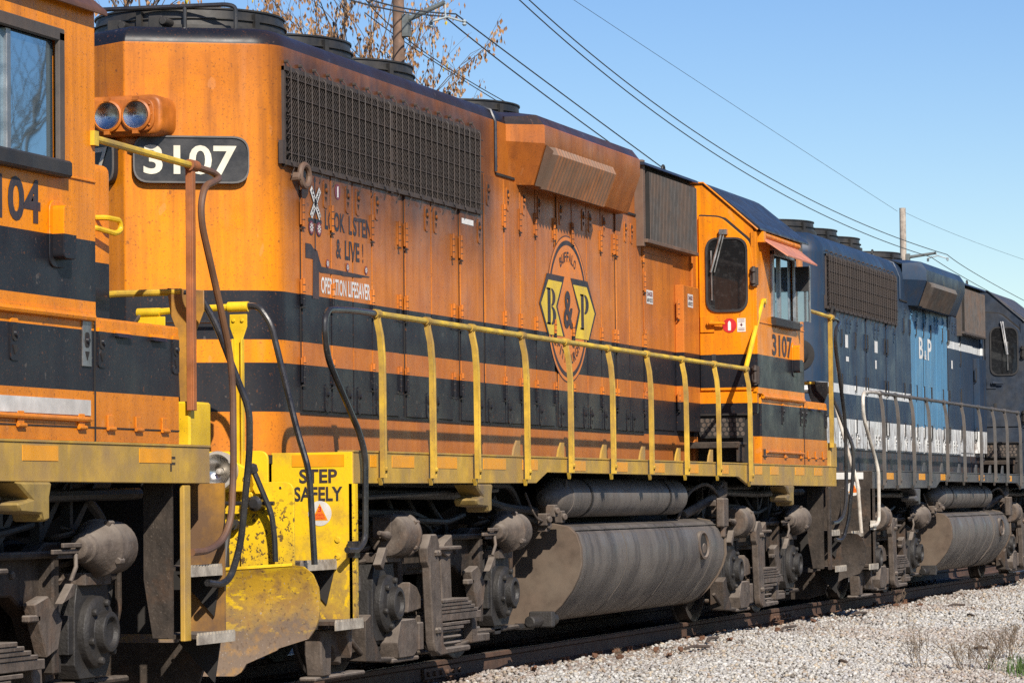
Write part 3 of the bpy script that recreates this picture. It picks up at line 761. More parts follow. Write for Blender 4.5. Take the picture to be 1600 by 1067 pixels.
def hood_end(root, st):
    """headlight, number boards and grab irons on the pointed end"""
    nx, ny = -.90, -.51                        # facet normal (near side), length .9/.51
    ln = math.hypot(.51, .90); ex = Vector((.51/ln, -.90/ln, 0)); nrm = Vector((-.90/ln, -.51/ln, 0))
    o0 = Vector((-8.31, 0, 0))
    for side in (-1, 1):
        mir = Vector((1, -side if side < 0 else -1, 1))
        def W(s_, z, d=0.0):
            p = o0+ex*s_+nrm*d; p.z = z
            if side > 0: p.y = -p.y
            return tuple(p)
        if st['id'] == '3107' or st['id'] == '3104':
            b = MB()
            pl = rounded([(.055, 3.395), (.84, 3.395), (.84, 3.715), (.055, 3.715)], .11, 6)
            b.add([W(a, z, .004) for a, z in pl]+[W(a, z, .045) for a, z in pl],
                  [list(range(len(pl)-1, -1, -1)), list(range(len(pl), 2*len(pl)))]+[(i, (i+1) % len(pl), (i+1) % len(pl)+len(pl), i+len(pl)) for i in range(len(pl))])
            nb = b.build('number_board', M_BOARD, root, bevel=.006)
            r = MB(); N = len(pl); cx, cz = .4475, 3.555
            V = []
            for k, d in ((1.0, .045), (1.0, .056), (.955, .056), (.955, .045)):
                V += [W(cx+(a-cx)*(1-(1-k)*.55), cz+(z-cz)*(1-(1-k)*1.6), d) for a, z in pl]
            r.add(V, [(j*N+i, j*N+(i+1) % N, (j+1)*N+(i+1) % N, (j+1)*N+i) for j in range(3) for i in range(N)])
            r.build('number_frame', M_FRAMEG, nb)
            t = MB()
            if side < 0:
                put_text(t, '3107', W(.125, 3.452, .050), ex, (0, 0, 1), .63, .20, .022)
            else:
                put_text(t, '3107', W(.725, 3.452, .050), Vector(W(0, 0))-Vector(W(1, 0)), (0, 0, 1), .60, .20, .010)
            t.build('number', M_CREAM, nb)
    if st['id'] == '3107':
        b = MB()                                # twin headlight casing
        pl = rounded([(-.305, 3.705), (.265, 3.705), (.265, 3.98), (-.305, 3.98)], .09, 6)
        b.prism(pl, 'x', -8.385, -8.0)
        hc = b.build('headlight_casing', M_CASING, root, bevel=.03, segs=3)
        b = MB()
        pl2 = rounded([(-.258, 3.73), (.22, 3.73), (.22, 3.95), (-.258, 3.95)], .08, 6)
        b.prism(pl2, 'x', -8.405, -8.375)
        for a, z in ((-.238, 3.84), (.205, 3.84), (-.228, 3.91), (-.228, 3.77)):
            b.lathe((-8.405, a, z), (-1, 0, 0), [(0, .012), (.012, .010)], 6)
        b.build('headlight_plate', M_CASING, hc, bevel=.006)
        for yy in (.072, -.135):
            b = MB()
            b.lathe((-8.405, yy, 3.838), (-1, 0, 0), [(0, .108), (.02, .108), (.028, .095), (.02, .088), (-.0, .085)], 30, 0, False)
            b.lathe((-8.405, yy, 3.838), (-1, 0, 0), [(.022, .088), (.010, .062), (.004, .03), (.003, .001)], 30, 1, False)
            b.lathe((-8.405, yy, 3.838), (-1, 0, 0), [(.003, .016), (.02, .015), (.024, .001)], 10, 2, False)
            b.lathe((-8.405, yy, 3.838), (-1, 0, 0), [(.025, .087), (.033, .05), (.036, .001)], 30, 2, False)
            b.box(-8.435, -8.405, yy-.02, yy+.02, 3.838+.100, 3.838+.125, 0); b.box(-8.435, -8.405, yy-.02, yy+.02, 3.838-.125, 3.838-.100, 0)
            b.build('headlight', [M_CASING, M_CHROMES, M_LENS], hc)
        b = MB()                                # grab irons and drop step on the near facet
        def W(s_, z, d=0.0):
            p = o0+ex*s_+nrm*d; p.z = z; return tuple(p)
        b.tube([W(.10, 2.46, .0), W(.10, 2.46, .06), W(.62, 2.46, .06), W(.62, 2.46, 0)], .011, 6, smooth_r=.03)
        b.build('grab_iron', M_PIPE, root)
        b = MB(); pl = rounded([(.30, 1.66), (.52, 1.66), (.52, 1.80), (.30, 1.80)], .02)
        b.add([W(a, z, .004) for a, z in pl]+[W(a, z, .014) for a, z in pl], [list(range(len(pl))), list(range(len(pl), 2*len(pl)))]+[(i, (i+1) % len(pl), (i+1) % len(pl)+len(pl), i+len(pl)) for i in range(len(pl))])
        pl = rounded([(.34, 1.68), (.46, 1.68), (.46, 1.785), (.34, 1.785)], .05)
        b.add([W(a, z, .016) for a, z in pl], [list(range(len(pl)))], 1)
        b.build('latch_plate', [st['hood'], M_UNDER], root)
    else:
        b = MB()
        def W(s_, z, d=0.0):
            p = o0+ex*s_+nrm*d; p.z = z; return tuple(p)
        b.lathe(W(.74, 2.98), nrm, [(0, .19), (.02, .19), (.025, .16), (.022, .115), (.06, .10), (.09, .06), (.095, .001)], 30)
        b.build('end_horn', M_UNDER, root)

def build_frame(root, st):
    x0, x1 = -8.06, 7.50
    b = MB()                        # deck sheet, centre sill, cross bearers
    b.box(-8.06, 7.2, -1.50, 1.50, 1.50, ZD-.012); b.box(-8.72, -8.06, -.96, .96, 1.50, ZD-.012); b.box(7.2, 7.9, -.96, .96, 1.50, ZD-.012)
    b.box(-8.6, 7.9, -.42, .42, .95, 1.5); b.box(-8.7, 7.9, -.05, .05, .8, 1.0)
    for x in (-7.6, -6.6, -5.6, -4.6, -3.6, 3.4, 4.4, 5.4, 6.4, 7.2):
        b.prism([(-1.0, 1.50), (-.4, 1.50), (-.4, 1.05), (-.5, 1.05), (-1.0, 1.36)], 'x', x-.012, x+.012)
        b.prism([(1.0, 1.50), (.4, 1.50), (.4, 1.05), (.5, 1.05), (1.0, 1.36)], 'x', x-.012, x+.012)
    b.box(-2.5, 2.5, -.9, .9, 1.0, 1.5)
    b.build('underframe', M_UNDER, root)
    # side sill: deep at both ends, shallow over the tank
    prof = [(x0, ZD), (x1, ZD), (x1, 1.355), (3.27, 1.365), (2.86, 1.445), (-3.60, 1.455), (-3.90, 1.37), (x0, 1.36)]
    for s in (-1, 1):
        b = MB(); b.prism(prof, 'y', s*1.50, s*1.53)
        b.build('side_sill', st['sill'], root, bevel=.004)
    if st['id'] == '3104':
        t = MB(); put_text(t, 'F', (6.905, -1.532, 1.425), (1, 0, 0), (0, 0, 1), .075, .085, .01); t.build('end_mark', M_GRIME, root)
    lip = MB(); lip.box(x0, x1, -1.537, -1.42, ZD-.0, ZD+.012); lip.build('walkway_edge', st['sill'], root)
    # bright patches of reflective sheeting
    rx = st['refl']
    for a, w in rx:
        r = MB(); r.box(a, a+w, -1.5335, -1.52, 1.472, 1.552)
        r.build('reflector', st['reflmat'], root)
    # jacking pads
    for x in (-5.18, 5.18):
        for s in (-1, 1):
            b = MB()
            b.prism([(-.30, 1.36), (.13, 1.36), (.10, 1.28), (.10, 1.16), (.02, 1.15), (.0, 1.19), (-.25, 1.20), (-.28, 1.25), (-.12, 1.27)], 'y', s*1.36, s*1.54)
            b.build('jacking_pad', st['pad'], root, bevel=.012, loc=(x, 0, 0))
    # pipes and cable runs in the shade below the deck
    for pts, r in (([(-8, -1.2, 1.30), (-4.6, -1.2, 1.28), (-3.5, -1.15, 1.18), (-2.7, -1.15, 1.15)], .035),
                   ([(-8, -1.05, 1.38), (-3.2, -1.1, 1.36), (-2.9, -1.1, 1.1), (-2.4, -1.1, 1.05)], .028),
                   ([(-7.2, -1.3, 1.27), (-4.2, -1.3, 1.32)], .02),
                   ([(2.4, -1.2, 1.1), (3.2, -1.2, 1.3), (5.0, -1.2, 1.28), (7.2, -1.2, 1.3)], .035),
                   ([(2.6, -1.0, 1.34), (7.2, -1.0, 1.36)], .03)):
        b = MB(); b.tube(pts, r, 8, smooth_r=.2); b.build('air_pipe', M_HOSE, root)
    for x in (3.6, 3.95, 4.3, 6.0, 6.5, 6.9):
        b = MB(); b.prism([(x, 1.36), (x+.04, 1.36), (x-.28, 1.06), (x-.34, 1.02), (x-.34, 1.36), (x-.30, 1.36), (x-.30, 1.12)], 'y', -1.06, -1.0)
        b.build('pipe_bracket', M_HOSE, root)

def build_tank(root, st):
    half = [(-1.20, 1.045), (-1.36, 1.015), (-1.43, .95), (-1.465, .84), (-1.47, .70), (-1.44, .60), (-1.39, .50), (-1.30, .38), (-1.20, .285), (-1.10, .235), (-.95, .21), (0, .21)]
    hs = []
    for i in range(len(half)-1):           # smooth the outline
        hs.append(half[i])
        hs.append(((half[i][0]+half[i+1][0])/2, (half[i][1]+half[i+1][1])/2))
    hs.append(half[-1])
    poly = hs+[(-y, z) for y, z in hs[-2::-1]]
    b = MB(); b.prism(poly, 'x', -2.50, 2.52)
    tk = b.build('fuel_tank', M_TANK, root, angle=28)
    sc = [(y*1.012, .64+(z-.64)*1.015) for y, z in poly]
    b = MB(); b.prism(sc, 'x', -2.515, -2.46)
    b.build('tank_end', M_TANKEND, tk, bevel=.006)
    b = MB(); b.prism(sc, 'x', 2.49, 2.525); b.build('tank_end', M_TANKEND, tk, bevel=.006)
    for xx in (-1.05, .42, 1.95):
        b = MB(); b.prism([(y*1.003, .64+(z-.64)*1.004) for y, z in poly], 'x', xx, xx+.012); b.build('weld_seam', M_TANK, tk)
    b = MB(); b.box(-2.45, 2.48, -1.412, -1.396, .985, .993); b.build('weld_seam', M_TANK, tk)
    if st['id'] == 'blue':
        b = MB(); b.prism(sc, 'x', 1.0, 1.05); b.prism(sc, 'x', 1.12, 1.15); b.build('tank_band', M_TANK, tk)
    b = MB()
    b.lathe((1.62, -1.478, .80), (-.12, -1, .08), [(-.02, .135), (.012, .135), (.018, .115), (-.0, .105)], 26, 0, False)
    b.lathe((1.62, -1.47, .80), (-.12, -1, .08), [(.006, .107), (.004, .02), (.004, .001)], 20, 1, False)
    b.lathe((1.66, -1.475, .76), (-.1, -1, 0), [(0, .06), (.01, .055), (.012, .001)], 14, 0)
    b.build('fuel_gauge', [M_GRIMEL, M_UNDER], tk)
    b = MB(); b.tube([(-2.9, -1.15, .25), (-2.52, -1.22, .26), (-2.45, -1.22, .26)], [.05, .055, .055], 10)
    b.box(-2.75, -2.66, -1.3, -1.1, .20, .33); b.tube([(-3.1, -1.1, .22), (-2.5, -1.05, .2)], .03, 8)
    b.build('drain_valve', M_OILY, tk, bevel=.01)
    b = MB()
    b.box(2.36, 2.56, -1.50, -1.42, .96, 1.24); b.box(2.42, 2.50, -1.49, -1.44, .86, .97)
    b.build('filler_pipe', M_GRIMEL, tk, bevel=.012)
    # main air reservoir
    b = MB()
    r = .165
    b.lathe((-2.76, -1.24, 1.255), (1, 0, 0), [(0, .02), (.03, .07), (.12, .125), (.26, .156), (.34, r-.006), (.342, r), (4.1, r), (4.105, r-.01), (4.18, .145), (4.24, .10), (4.27, .02)], 36)
    rs = b.build('air_reservoir', M_TANK, root, angle=25)
    b = MB()
    for x in (-1.9, .7): b.lathe((x, -1.24, 1.255), (1, 0, 0), [(0, r+.006), (.05, r+.006)], 30, closed=False)
    b.build('reservoir_strap', M_UNDER, rs)
    b = MB()
    for q in ((-2.95, -1.30, 1.08), (-2.86, -1.34, 1.15), (-2.90, -1.28, 1.03), (-2.72, -1.36, 1.10)):
        b.box(q[0]-.05, q[0]+.04, q[1]-.04, q[1]+.04, q[2]-.05, q[2]+.05)
        b.lathe(q, (-.5, -1, 0), [(0, .03), (.07, .03), (.075, .02)], 8)
    b.tube([(-2.7, -1.3, 1.1), (-2.55, -1.36, 1.28), (-2.5, -1.36, 1.40)], .014, 6)
    b.tube([(-2.95, -1.3, 1.06), (-3.2, -1.3, 1.1), (-3.3, -1.25, 1.3)], .012, 6, smooth_r=.1)
    b.build('drain_cock', M_GRIMEL, root, bevel=.006)
    b = MB()
    b.tube([(2.15, -1.15, 1.08), (2.75, -1.30, 1.24)], .045, 10); b.tube([(2.75, -1.30, 1.24), (2.95, -1.33, 1.29)], .07, 10)
    b.box(2.6, 2.8, -1.36, -1.26, 1.16, 1.22); b.box(2.9, 3.02, -1.38, -1.26, 1.27, 1.40); b.box(2.65, 2.72, -1.37, -1.30, 1.08, 1.20)
    b.prism([(2.72, 1.33), (2.95, 1.42), (2.98, 1.36)], 'y', -1.37, -1.25)
    b.tube([(1.75, -1.2, 1.05), (1.85, -1.28, 1.30), (2.2, -1.34, 1.38), (2.5, -1.34, 1.36), (2.75, -1.34, 1.28)], .018, 7, smooth_r=.15)
    b.build('brake_valve', M_GRIMEL, root, bevel=.008)

def stanchion_mesh(zb, zt):
    b = MB()
    w = .028
    # pressed channel: web plus two flanges, leaning in at the head
    pts = [(-1.575, zb), (-1.575, zb+.10), (-1.572, zt-.30), (-1.560, zt-.14), (-1.540, zt-.04), (-1.535, zt)]
    V = []
    for y, z in pts:
        V += [(-w, y+.022, z), (-w, y-.012, z), (-w+.012, y-.012, z), (-w+.016, y+.006, z), (w-.016, y+.006, z), (w-.012, y-.012, z), (w, y-.012, z), (w, y+.022, z)]
    n = 8; F = []
    for i in range(len(pts)-1):
        for k in range(n): F.append((i*n+k, i*n+(k+1) % n, (i+1)*n+(k+1) % n, (i+1)*n+k))
    F += [list(range(n)), [(len(pts)-1)*n+k for k in range(n)]]
    b.add(V, F)
    b.prism([(-w, zb), (w, zb), (.0, zb-.05)], 'y', -1.56, -1.535)
    b.lathe((0, -1.585, zb+.06), (0, -1, 0), [(0, .016), (.016, .014)], 6)
    b.lathe((-.045, -1.53, zt+.012), (1, 0, 0), [(0, .030), (.09, .030)], 12)
    return b.mesh('stanchion', angle=30)

def build_handrails(root, st):
    xs = st['stan']; zt = 2.50
    hi = stanchion_mesh(1.455, zt); lo = stanchion_mesh(1.40, zt)
    for i, x in enumerate(xs):
        me = hi if -3.7 < x < 2.9 else lo
        link(me, 'stanchion', st['stanmat'], root, (x, 0, 0))
    b = MB(); b.tube([(xs[0]-.05, -1.53, zt+.012), (xs[-1]+.05, -1.53, zt+.012)], .0215, 10)
    b.build('handrail', st['rail'], root)
    b = MB(); b.tube([(-7.62, -1.53, 2.512), (-8.10, -1.53, 2.51), (-8.58, -1.53, 2.49), (-8.56, -1.53, 2.20), (-8.02, -1.56, 1.70), (-7.96, -1.58, 1.55), (-7.98, -1.58, .98), (-8.06, -1.56, .92), (-8.22, -1.54, .925)], .0215, 10, smooth_r=.16)
    b.box(-8.10, -8.0, -1.55, -1.50, .87, .98)
    b.build('step_handrail', st['endrail'], root)
    if st['diag']:
        b = MB(); b.tube([(xs[-1]+.0, -1.53, zt+.015), (xs[-1]+.70, -1.545, 3.22), (xs[-1]+.78, -1.54, 3.22)], .024, 10, smooth_r=.05)
        b.lathe((xs[-1]+.78, -1.55, 3.22), (0, 1, 0), [(-.02, .03), (.03, .03)], 10)
        b.build('door_handrail', M_YELLOW, root)
    # small kick plates behind the feet
    for x in xs[3:9]:
        b = MB(); b.prism([(x-.16, ZD), (x+.03, ZD), (x+.03, 1.70), (x-.05, 1.70), (x-.12, 1.64)], 'y', -1.50, -1.485); b.build('foot_plate', st['sill'], root)

def rear_end(root, st):
    """hood end of the platform: pilot, steps, plow, coupler, ditch light"""
    PM = st['pilot']
    b = MB()
    b.prism(rounded([(-1.20, .45), (1.20, .45), (1.20, 1.575), (-1.20, 1.575)], [.0, .0, .06, .06]), 'x', -8.765, -8.74)
    pp = b.build('pilot_plate', PM, root, bevel=.004)
    b = MB(); b.prism(rounded([(-1.39, .80), (-1.02, .80), (-1.02, 1.372), (-1.39, 1.372)], [0, 0, .01, .07]), 'x', -8.795, -8.775)
    for z in (1.34,):
        b.lathe((-8.80, -1.30, 1.335), (1, 0, 0), [(0, .012), (.006, .012)], 8, 1); b.lathe((-8.80, -1.06, 1.335), (1, 0, 0), [(0, .012), (.006, .012)], 8, 1)
    b.build('corner_plate', [st['pilot2'], M_UNDER], pp, bevel=.003)
    # wall behind the steps, seen full face from the end
    for s in (-1, 1):
        b = MB(); b.prism([(s*1.525, .42), (s*.95, .42), (s*.95, ZD), (s*1.525, ZD)], 'x', -8.07, -8.045)
        w = b.build('stepwell_panel', (M_STEPW if st['id'] == '3107' else PM) if s < 0 else M_UNDER, root, bevel=.003)
        if s < 0: wp = w
    b = MB(); b.box(-8.07, -8.02, -1.545, -1.50, .40, ZD-.21); b.build('panel_flange', st['pilot2'], wp)
    if st['id'] == '3107':
        t = MB()
        put_text(t, 'STEP', (-8.0725, -1.150, 1.365), (0, -1, 0), (0, 0, 1), .27, .095, .028)
        put_text(t, 'SAFELY', (-8.0725, -1.112, 1.245), (0, -1, 0), (0, 0, 1), .345, .098, .028)
        t.build('safety_lettering', M_DARKT, wp)
    t = MB()
    yy, zz = (-1.295, 1.165) if st['id'] == '3107' else (-1.30, 1.36)
    t.lathe((-8.0712, yy, zz), (-1, 0, 0), [(0, .083), (.002, .083), (.0022, .001)], 32, 0)
    tri = [(-.058, -.047), (.058, -.047), (0, .066)]
    t.add([(-8.0745, yy-a, zz+c) for a, c in tri], [(0, 1, 2)], 1)
    t.add([(-8.0748, yy-a*.78, zz-.004+c*.78) for a, c in tri], [(0, 1, 2)], 2)
    put_text(t, '3', (-8.0755, yy+.012, zz+.012), (0, -1, 0), (0, 0, 1), .024, .034, .01, 3)
    put_text(t, 'POINTS', (-8.0755, yy+.030, zz-.018), (0, -1, 0), (0, 0, 1), .060, .014, .01, 3)
    put_text(t, 'CONTACT', (-8.0755, yy+.036, zz-.039), (0, -1, 0), (0, 0, 1), .072, .013, .01, 3)
    t.build('round_decal', [M_STRIP, M_REFL, M_ORDEC, M_RED], wp)
    r = MB(); r.box(-8.0735, -8.06, -1.47 if st['id'] == '3107' else -1.42, -1.10, 1.475, 1.555); r.build('reflector', M_REFL if st['id'] == '3107' else M_WHITE, wp)
    for y, z in ((-1.42, .99), (-1.42, .88)):
        r = MB(); r.lathe((-8.07, y, z), (-1, 0, 0), [(0, .020), (.008, .020), (.010, .014)], 10); r.build('bolt', st['pilot2'], wp)
    # step treads with toothed edges
    for z, xa, xb, y0, y1 in ((.83, -8.72, -8.07, -1.40, -1.12), (.44, -8.52, -8.0, -1.56, -1.30)):
        for s in (-1, 1):
            b = MB(); b.box(xa, xb, min(s*y0*-1, s*y1*-1), max(s*y0*-1, s*y1*-1), z, z+.025, 0)
            ye = s*abs(y0)
            b.box(xa, xb, min(ye, ye+s*.012), max(ye, ye+s*.012), z-.035, z+.02, 1)
            for k in range(11):
                xx = xa+.02+(xb-xa-.04)*k/10; b.box(xx-.012, xx+.012, min(ye, ye+s*.012), max(ye, ye+s*.012), z+.02, z+.034, 1)
            b.build('step_tread', [M_GRIME, M_TREAD], root)
    b = MB(); b.prism([(-1.40, .80), (-1.12, .80), (-1.34, .56)], 'x', -8.085, -8.075); b.build('step_bracket', M_UNDER, root)
    b = MB()
    b.prism([(-8.40, .40), (-8.02, .40), (-8.02, .16), (-8.10, .18), (-8.14, .28), (-8.20, .30), (-8.22, .10), (-8.36, .10), (-8.40, .25)], 'y', -1.42, -1.30)
    b.prism([(-8.12, .40), (-8.02, .40), (-8.03, .2), (-8.10, .32)], 'y', -1.50, -1.40)
    b.box(-8.45, -7.5, -1.40, -1.28, .07, .10)
    b.build('step_hanger', M_GRIMEL, root, bevel=.01)
    plow(root, st, -1)
    coupler(root, -1)
    # cut lever, hoses
    b = MB()
    b.tube([(-8.86, -.62, 1.24), (-8.86, -1.28, 1.235)], .014, 8)
    b.tube([(-8.92, -1.16, 1.455), (-8.90, -1.22, 1.30), (-8.88, -1.27, 1.17), (-8.87, -1.285, 1.02), (-8.87, -1.29, .86)], .019, 8, smooth_r=.05)
    b.lathe((-8.92, -1.155, 1.455), (-.3, .2, .9), [(-.03, .02), (-.02, .035), (.02, .037), (.035, .02)], 12)
    b.lathe((-8.87, -1.16, 1.235), (-1, 0, 0), [(-.06, .05), (.03, .05), (.05, .03)], 14)
    b.build('cut_lever', M_PIPE, root)
    b = MB(); b.prism([(-1.22, 1.24), (-1.08, 1.24), (-1.10, 1.30), (-1.20, 1.30)], 'x', -8.84, -8.77)
    for y in (-1.20, -1.11): b.lathe((-8.84, y, 1.29), (-1, 0, 0), [(0, .022), (.015, .022)], 8)
    b.build('lever_bracket', st['pilot2'], root, bevel=.008)
    for y, z0 in ((-.78, 1.12), (-.62, 1.08), (-.98, 1.10)):
        b = MB(); b.tube([(-8.76, y, z0), (-8.9, y, z0), (-9.02, y-.02, z0-.2), (-9.08, y-.03, z0-.42)], .022, 8, smooth_r=.12)
        b.lathe((-8.78, y, z0), (-1, 0, 0), [(0, .035), (.05, .035)], 8)
        b.build('air_hose', M_HOSE, root)
    b = MB(); b.prism([(-1.11, 1.31), (-.80, 1.31), (-.80, 1.57), (-.99, 1.57), (-1.02, 1.50), (-1.11, 1.45)], 'x', -8.86, -8.77)
    db = b.build('ditch_light_bracket', PM, root, bevel=.006)
    b = MB()
    c = (-8.87, -.935, 1.445)
    b.lathe(c, (-1, 0, 0), [(-.0, .10), (.05, .125), (.10, .130), (.125, .124), (.128, .110), (.115, .098)], 32, 0, False)
    b.lathe(c, (-1, 0, 0), [(.115, .098), (.085, .085), (.055, .055), (.045, .02), (.044, .001)], 30, 1, False)
    b.lathe(c, (-1, 0, 0), [(.044, .022), (.085, .018), (.09, .001)], 12, 0)
    for k in range(3):
        a = k*2.1+.5; b.lathe((c[0]-.12, c[1]+.115*math.cos(a), c[2]+.115*math.sin(a)), (-1, 0, 0), [(0, .010), (.014, .010)], 8, 0)
    b.build('ditch_light', [M_RIM, M_CHROMES], root)
    # end railing
    b = MB(); b.tube([(-8.78, -1.06, 2.51), (-8.78, -.70, 2.505), (-8.78, -.40, 2.49), (-8.78, -.34, 2.49)], .0225, 10)
    b.lathe((-8.78, -1.08, 2.51), (0, 1, 0), [(0, .034), (.14, .034)], 12); b.lathe((-8.78, -.30, 2.49), (0, -1, 0), [(0, .03), (.16, .03)], 12)
    b.build('end_railing', st['rail2'], root)
    b = MB()
    b.prism([(-1.045, 1.42), (-.985, 1.42), (-.985, 2.30), (-.955, 2.38), (-.955, 2.46), (-1.075, 2.46), (-1.075, 2.38), (-1.045, 2.30)], 'x', -8.80, -8.785)
    b.box(-8.83, -8.785, -1.052, -1.040, 1.42, 2.30); b.box(-8.83, -8.785, -.990, -.978, 1.42, 2.30)
    for y in (-1.045, -.985): b.lathe((-8.80, y, 2.42), (-1, 0, 0), [(0, .014), (.012, .012)], 8)
    b.build('end_stanchion', st['rail2'], root, bevel=.003)
    b = MB()
    b.prism([(-.46, 1.6), (-.38, 1.6), (-.36, 2.30), (-.30, 2.38), (-.30, 2.46), (-.50, 2.46), (-.50, 2.38)], 'x', -8.80, -8.785); b.build('end_stanchion', st['rail2'], root, bevel=.003)
    b = MB()
    for k in range(7):
        b.tube([(-8.82, -.33+.012*(k % 2), 2.47-.045*k), (-8.82, -.30-.012*(k % 2), 2.43-.045*k)], .010, 6)
    b.build('safety_chain', M_GRIMEL, root)
    b = MB(); b.tube([(-8.78, -1.07, 2.515), (-8.78, -1.15, 2.51), (-8.78, -1.235, 2.40), (-8.78, -1.30, 2.14), (-8.79, -1.42, 1.68), (-8.80, -1.50, 1.44), (-8.81, -1.535, .84)], .0215, 10, smooth_r=.10)
    b.build('step_handrail', st['endrail'], root)
    b = MB(); b.tube([(-8.78, .33, 2.49), (-8.78, 1.05, 2.51), (-8.78, 1.2, 2.45), (-8.79, 1.5, 1.44), (-8.8, 1.53, .84)], .0215, 10, smooth_r=.1)
    b.build('step_handrail', st['endrail'], root)

def plow(root, st, e):
    out = [(.845, 0), (.845, -1.46), (.83, -1.53), (.78, -1.575), (.70, -1.60), (.52, -1.60), (.44, -1.575), (.37, -1.53), (.312, -1.345), (.30, -1.335), (.216, -1.15), (.165, -1.125), (.14, -1.09), (.125, 0)]
    def ylim(z):
        for (z0, y0), (z1, y1) in zip(out[1:-1], out[2:]):
            if z1 <= z <= z0: return y0+(y1-y0)*((z0-z)/(z0-z1) if z0 > z1 else 0)
        return out[-1][1] if z < .14 else -1.46
    zs = sorted(set(list(np.linspace(.14, .845, 15))+[.83, .78, .37, .312, .30, .216, .165]), reverse=True)
    xb = -8.90 if e < 0 else 8.05
    V = []; nf = 9
    for z in zs:
        ym = ylim(min(z, .8449))
        for k in range(nf):
            y = ym*k/(nf-1)
            top = z-.055*(1.6+y)/1.0 if z > .6 else z          # top edge falls towards the middle
            zz = z-.085*(1+ym*k/(nf-1)/1.5)*max(0, (z-.5)/.345)
            d = .30*(1.6-abs(y))/1.6+.10*max(0, (z-.55)/.3)**2+.08*max(0, (.45-z)/.3)**2
            V.append((xb+e*d, y, zz))
    V2 = [(x-e*.02, y, z) for x, y, z in V]
    N = len(V); F = []
    for i in range(len(zs)-1):
        for k in range(nf-1):
            a = i*nf+k; F.append((a, a+1, a+nf+1, a+nf)); F.append((N+a, N+a+nf, N+a+nf+1, N+a+1))
    for k in range(nf-1):
        F.append((k, k+N, k+1+N, k+1)); q = (len(zs)-1)*nf+k; F.append((q, q+1, q+1+N, q+N))
    for i in range(len(zs)-1):
        a = i*nf+nf-1; F.append((a, a+N, a+nf+N, a+nf))
    b = MB().add(V+V2, F)
    mir = [(x, -y, z) for x, y, z in V+V2]; b.add(mir, [f[::-1] for f in F])
    for sg in (1, -1):
        b.tube([(x-e*.01, sg*y, z) for x, y, z in V[:nf]], .012, 6, 1)
    b.build('snow_plow', [st['plow'], M_YELLOW if st['id'] == '3107' else st['plow']], root, angle=45)
    b = MB()
    for s in (-1, 1):
        b.box(min(xb, xb-e*.35), max(xb, xb-e*.35), s*.9-.03, s*.9+.03, .35, .95)
    b.build('plow_bracket', M_UNDER, root)

def coupler(root, e):
    b = MB()
    x0 = 8.1 if e > 0 else -8.75; x1 = 9.43-.83 if e > 0 else -9.43
    lo, hi = min(x0, x1), max(x0, x1)
    b.box(lo, hi, -.10, .10, .78, .98)
    b.prism([(x1-.22*e, -.14), (x1+.02*e, -.20), (x1+.10*e, -.06), (x1-.02*e, .0), (x1+.06*e, .16), (x1-.2*e, .18)], 'z', .70, 1.04)
    b.box(min(x0, x0-e*.3), max(x0, x0-e*.3), -.3, .3, .65, 1.12)
    b.build('coupler', M_OILY, root, bevel=.02)

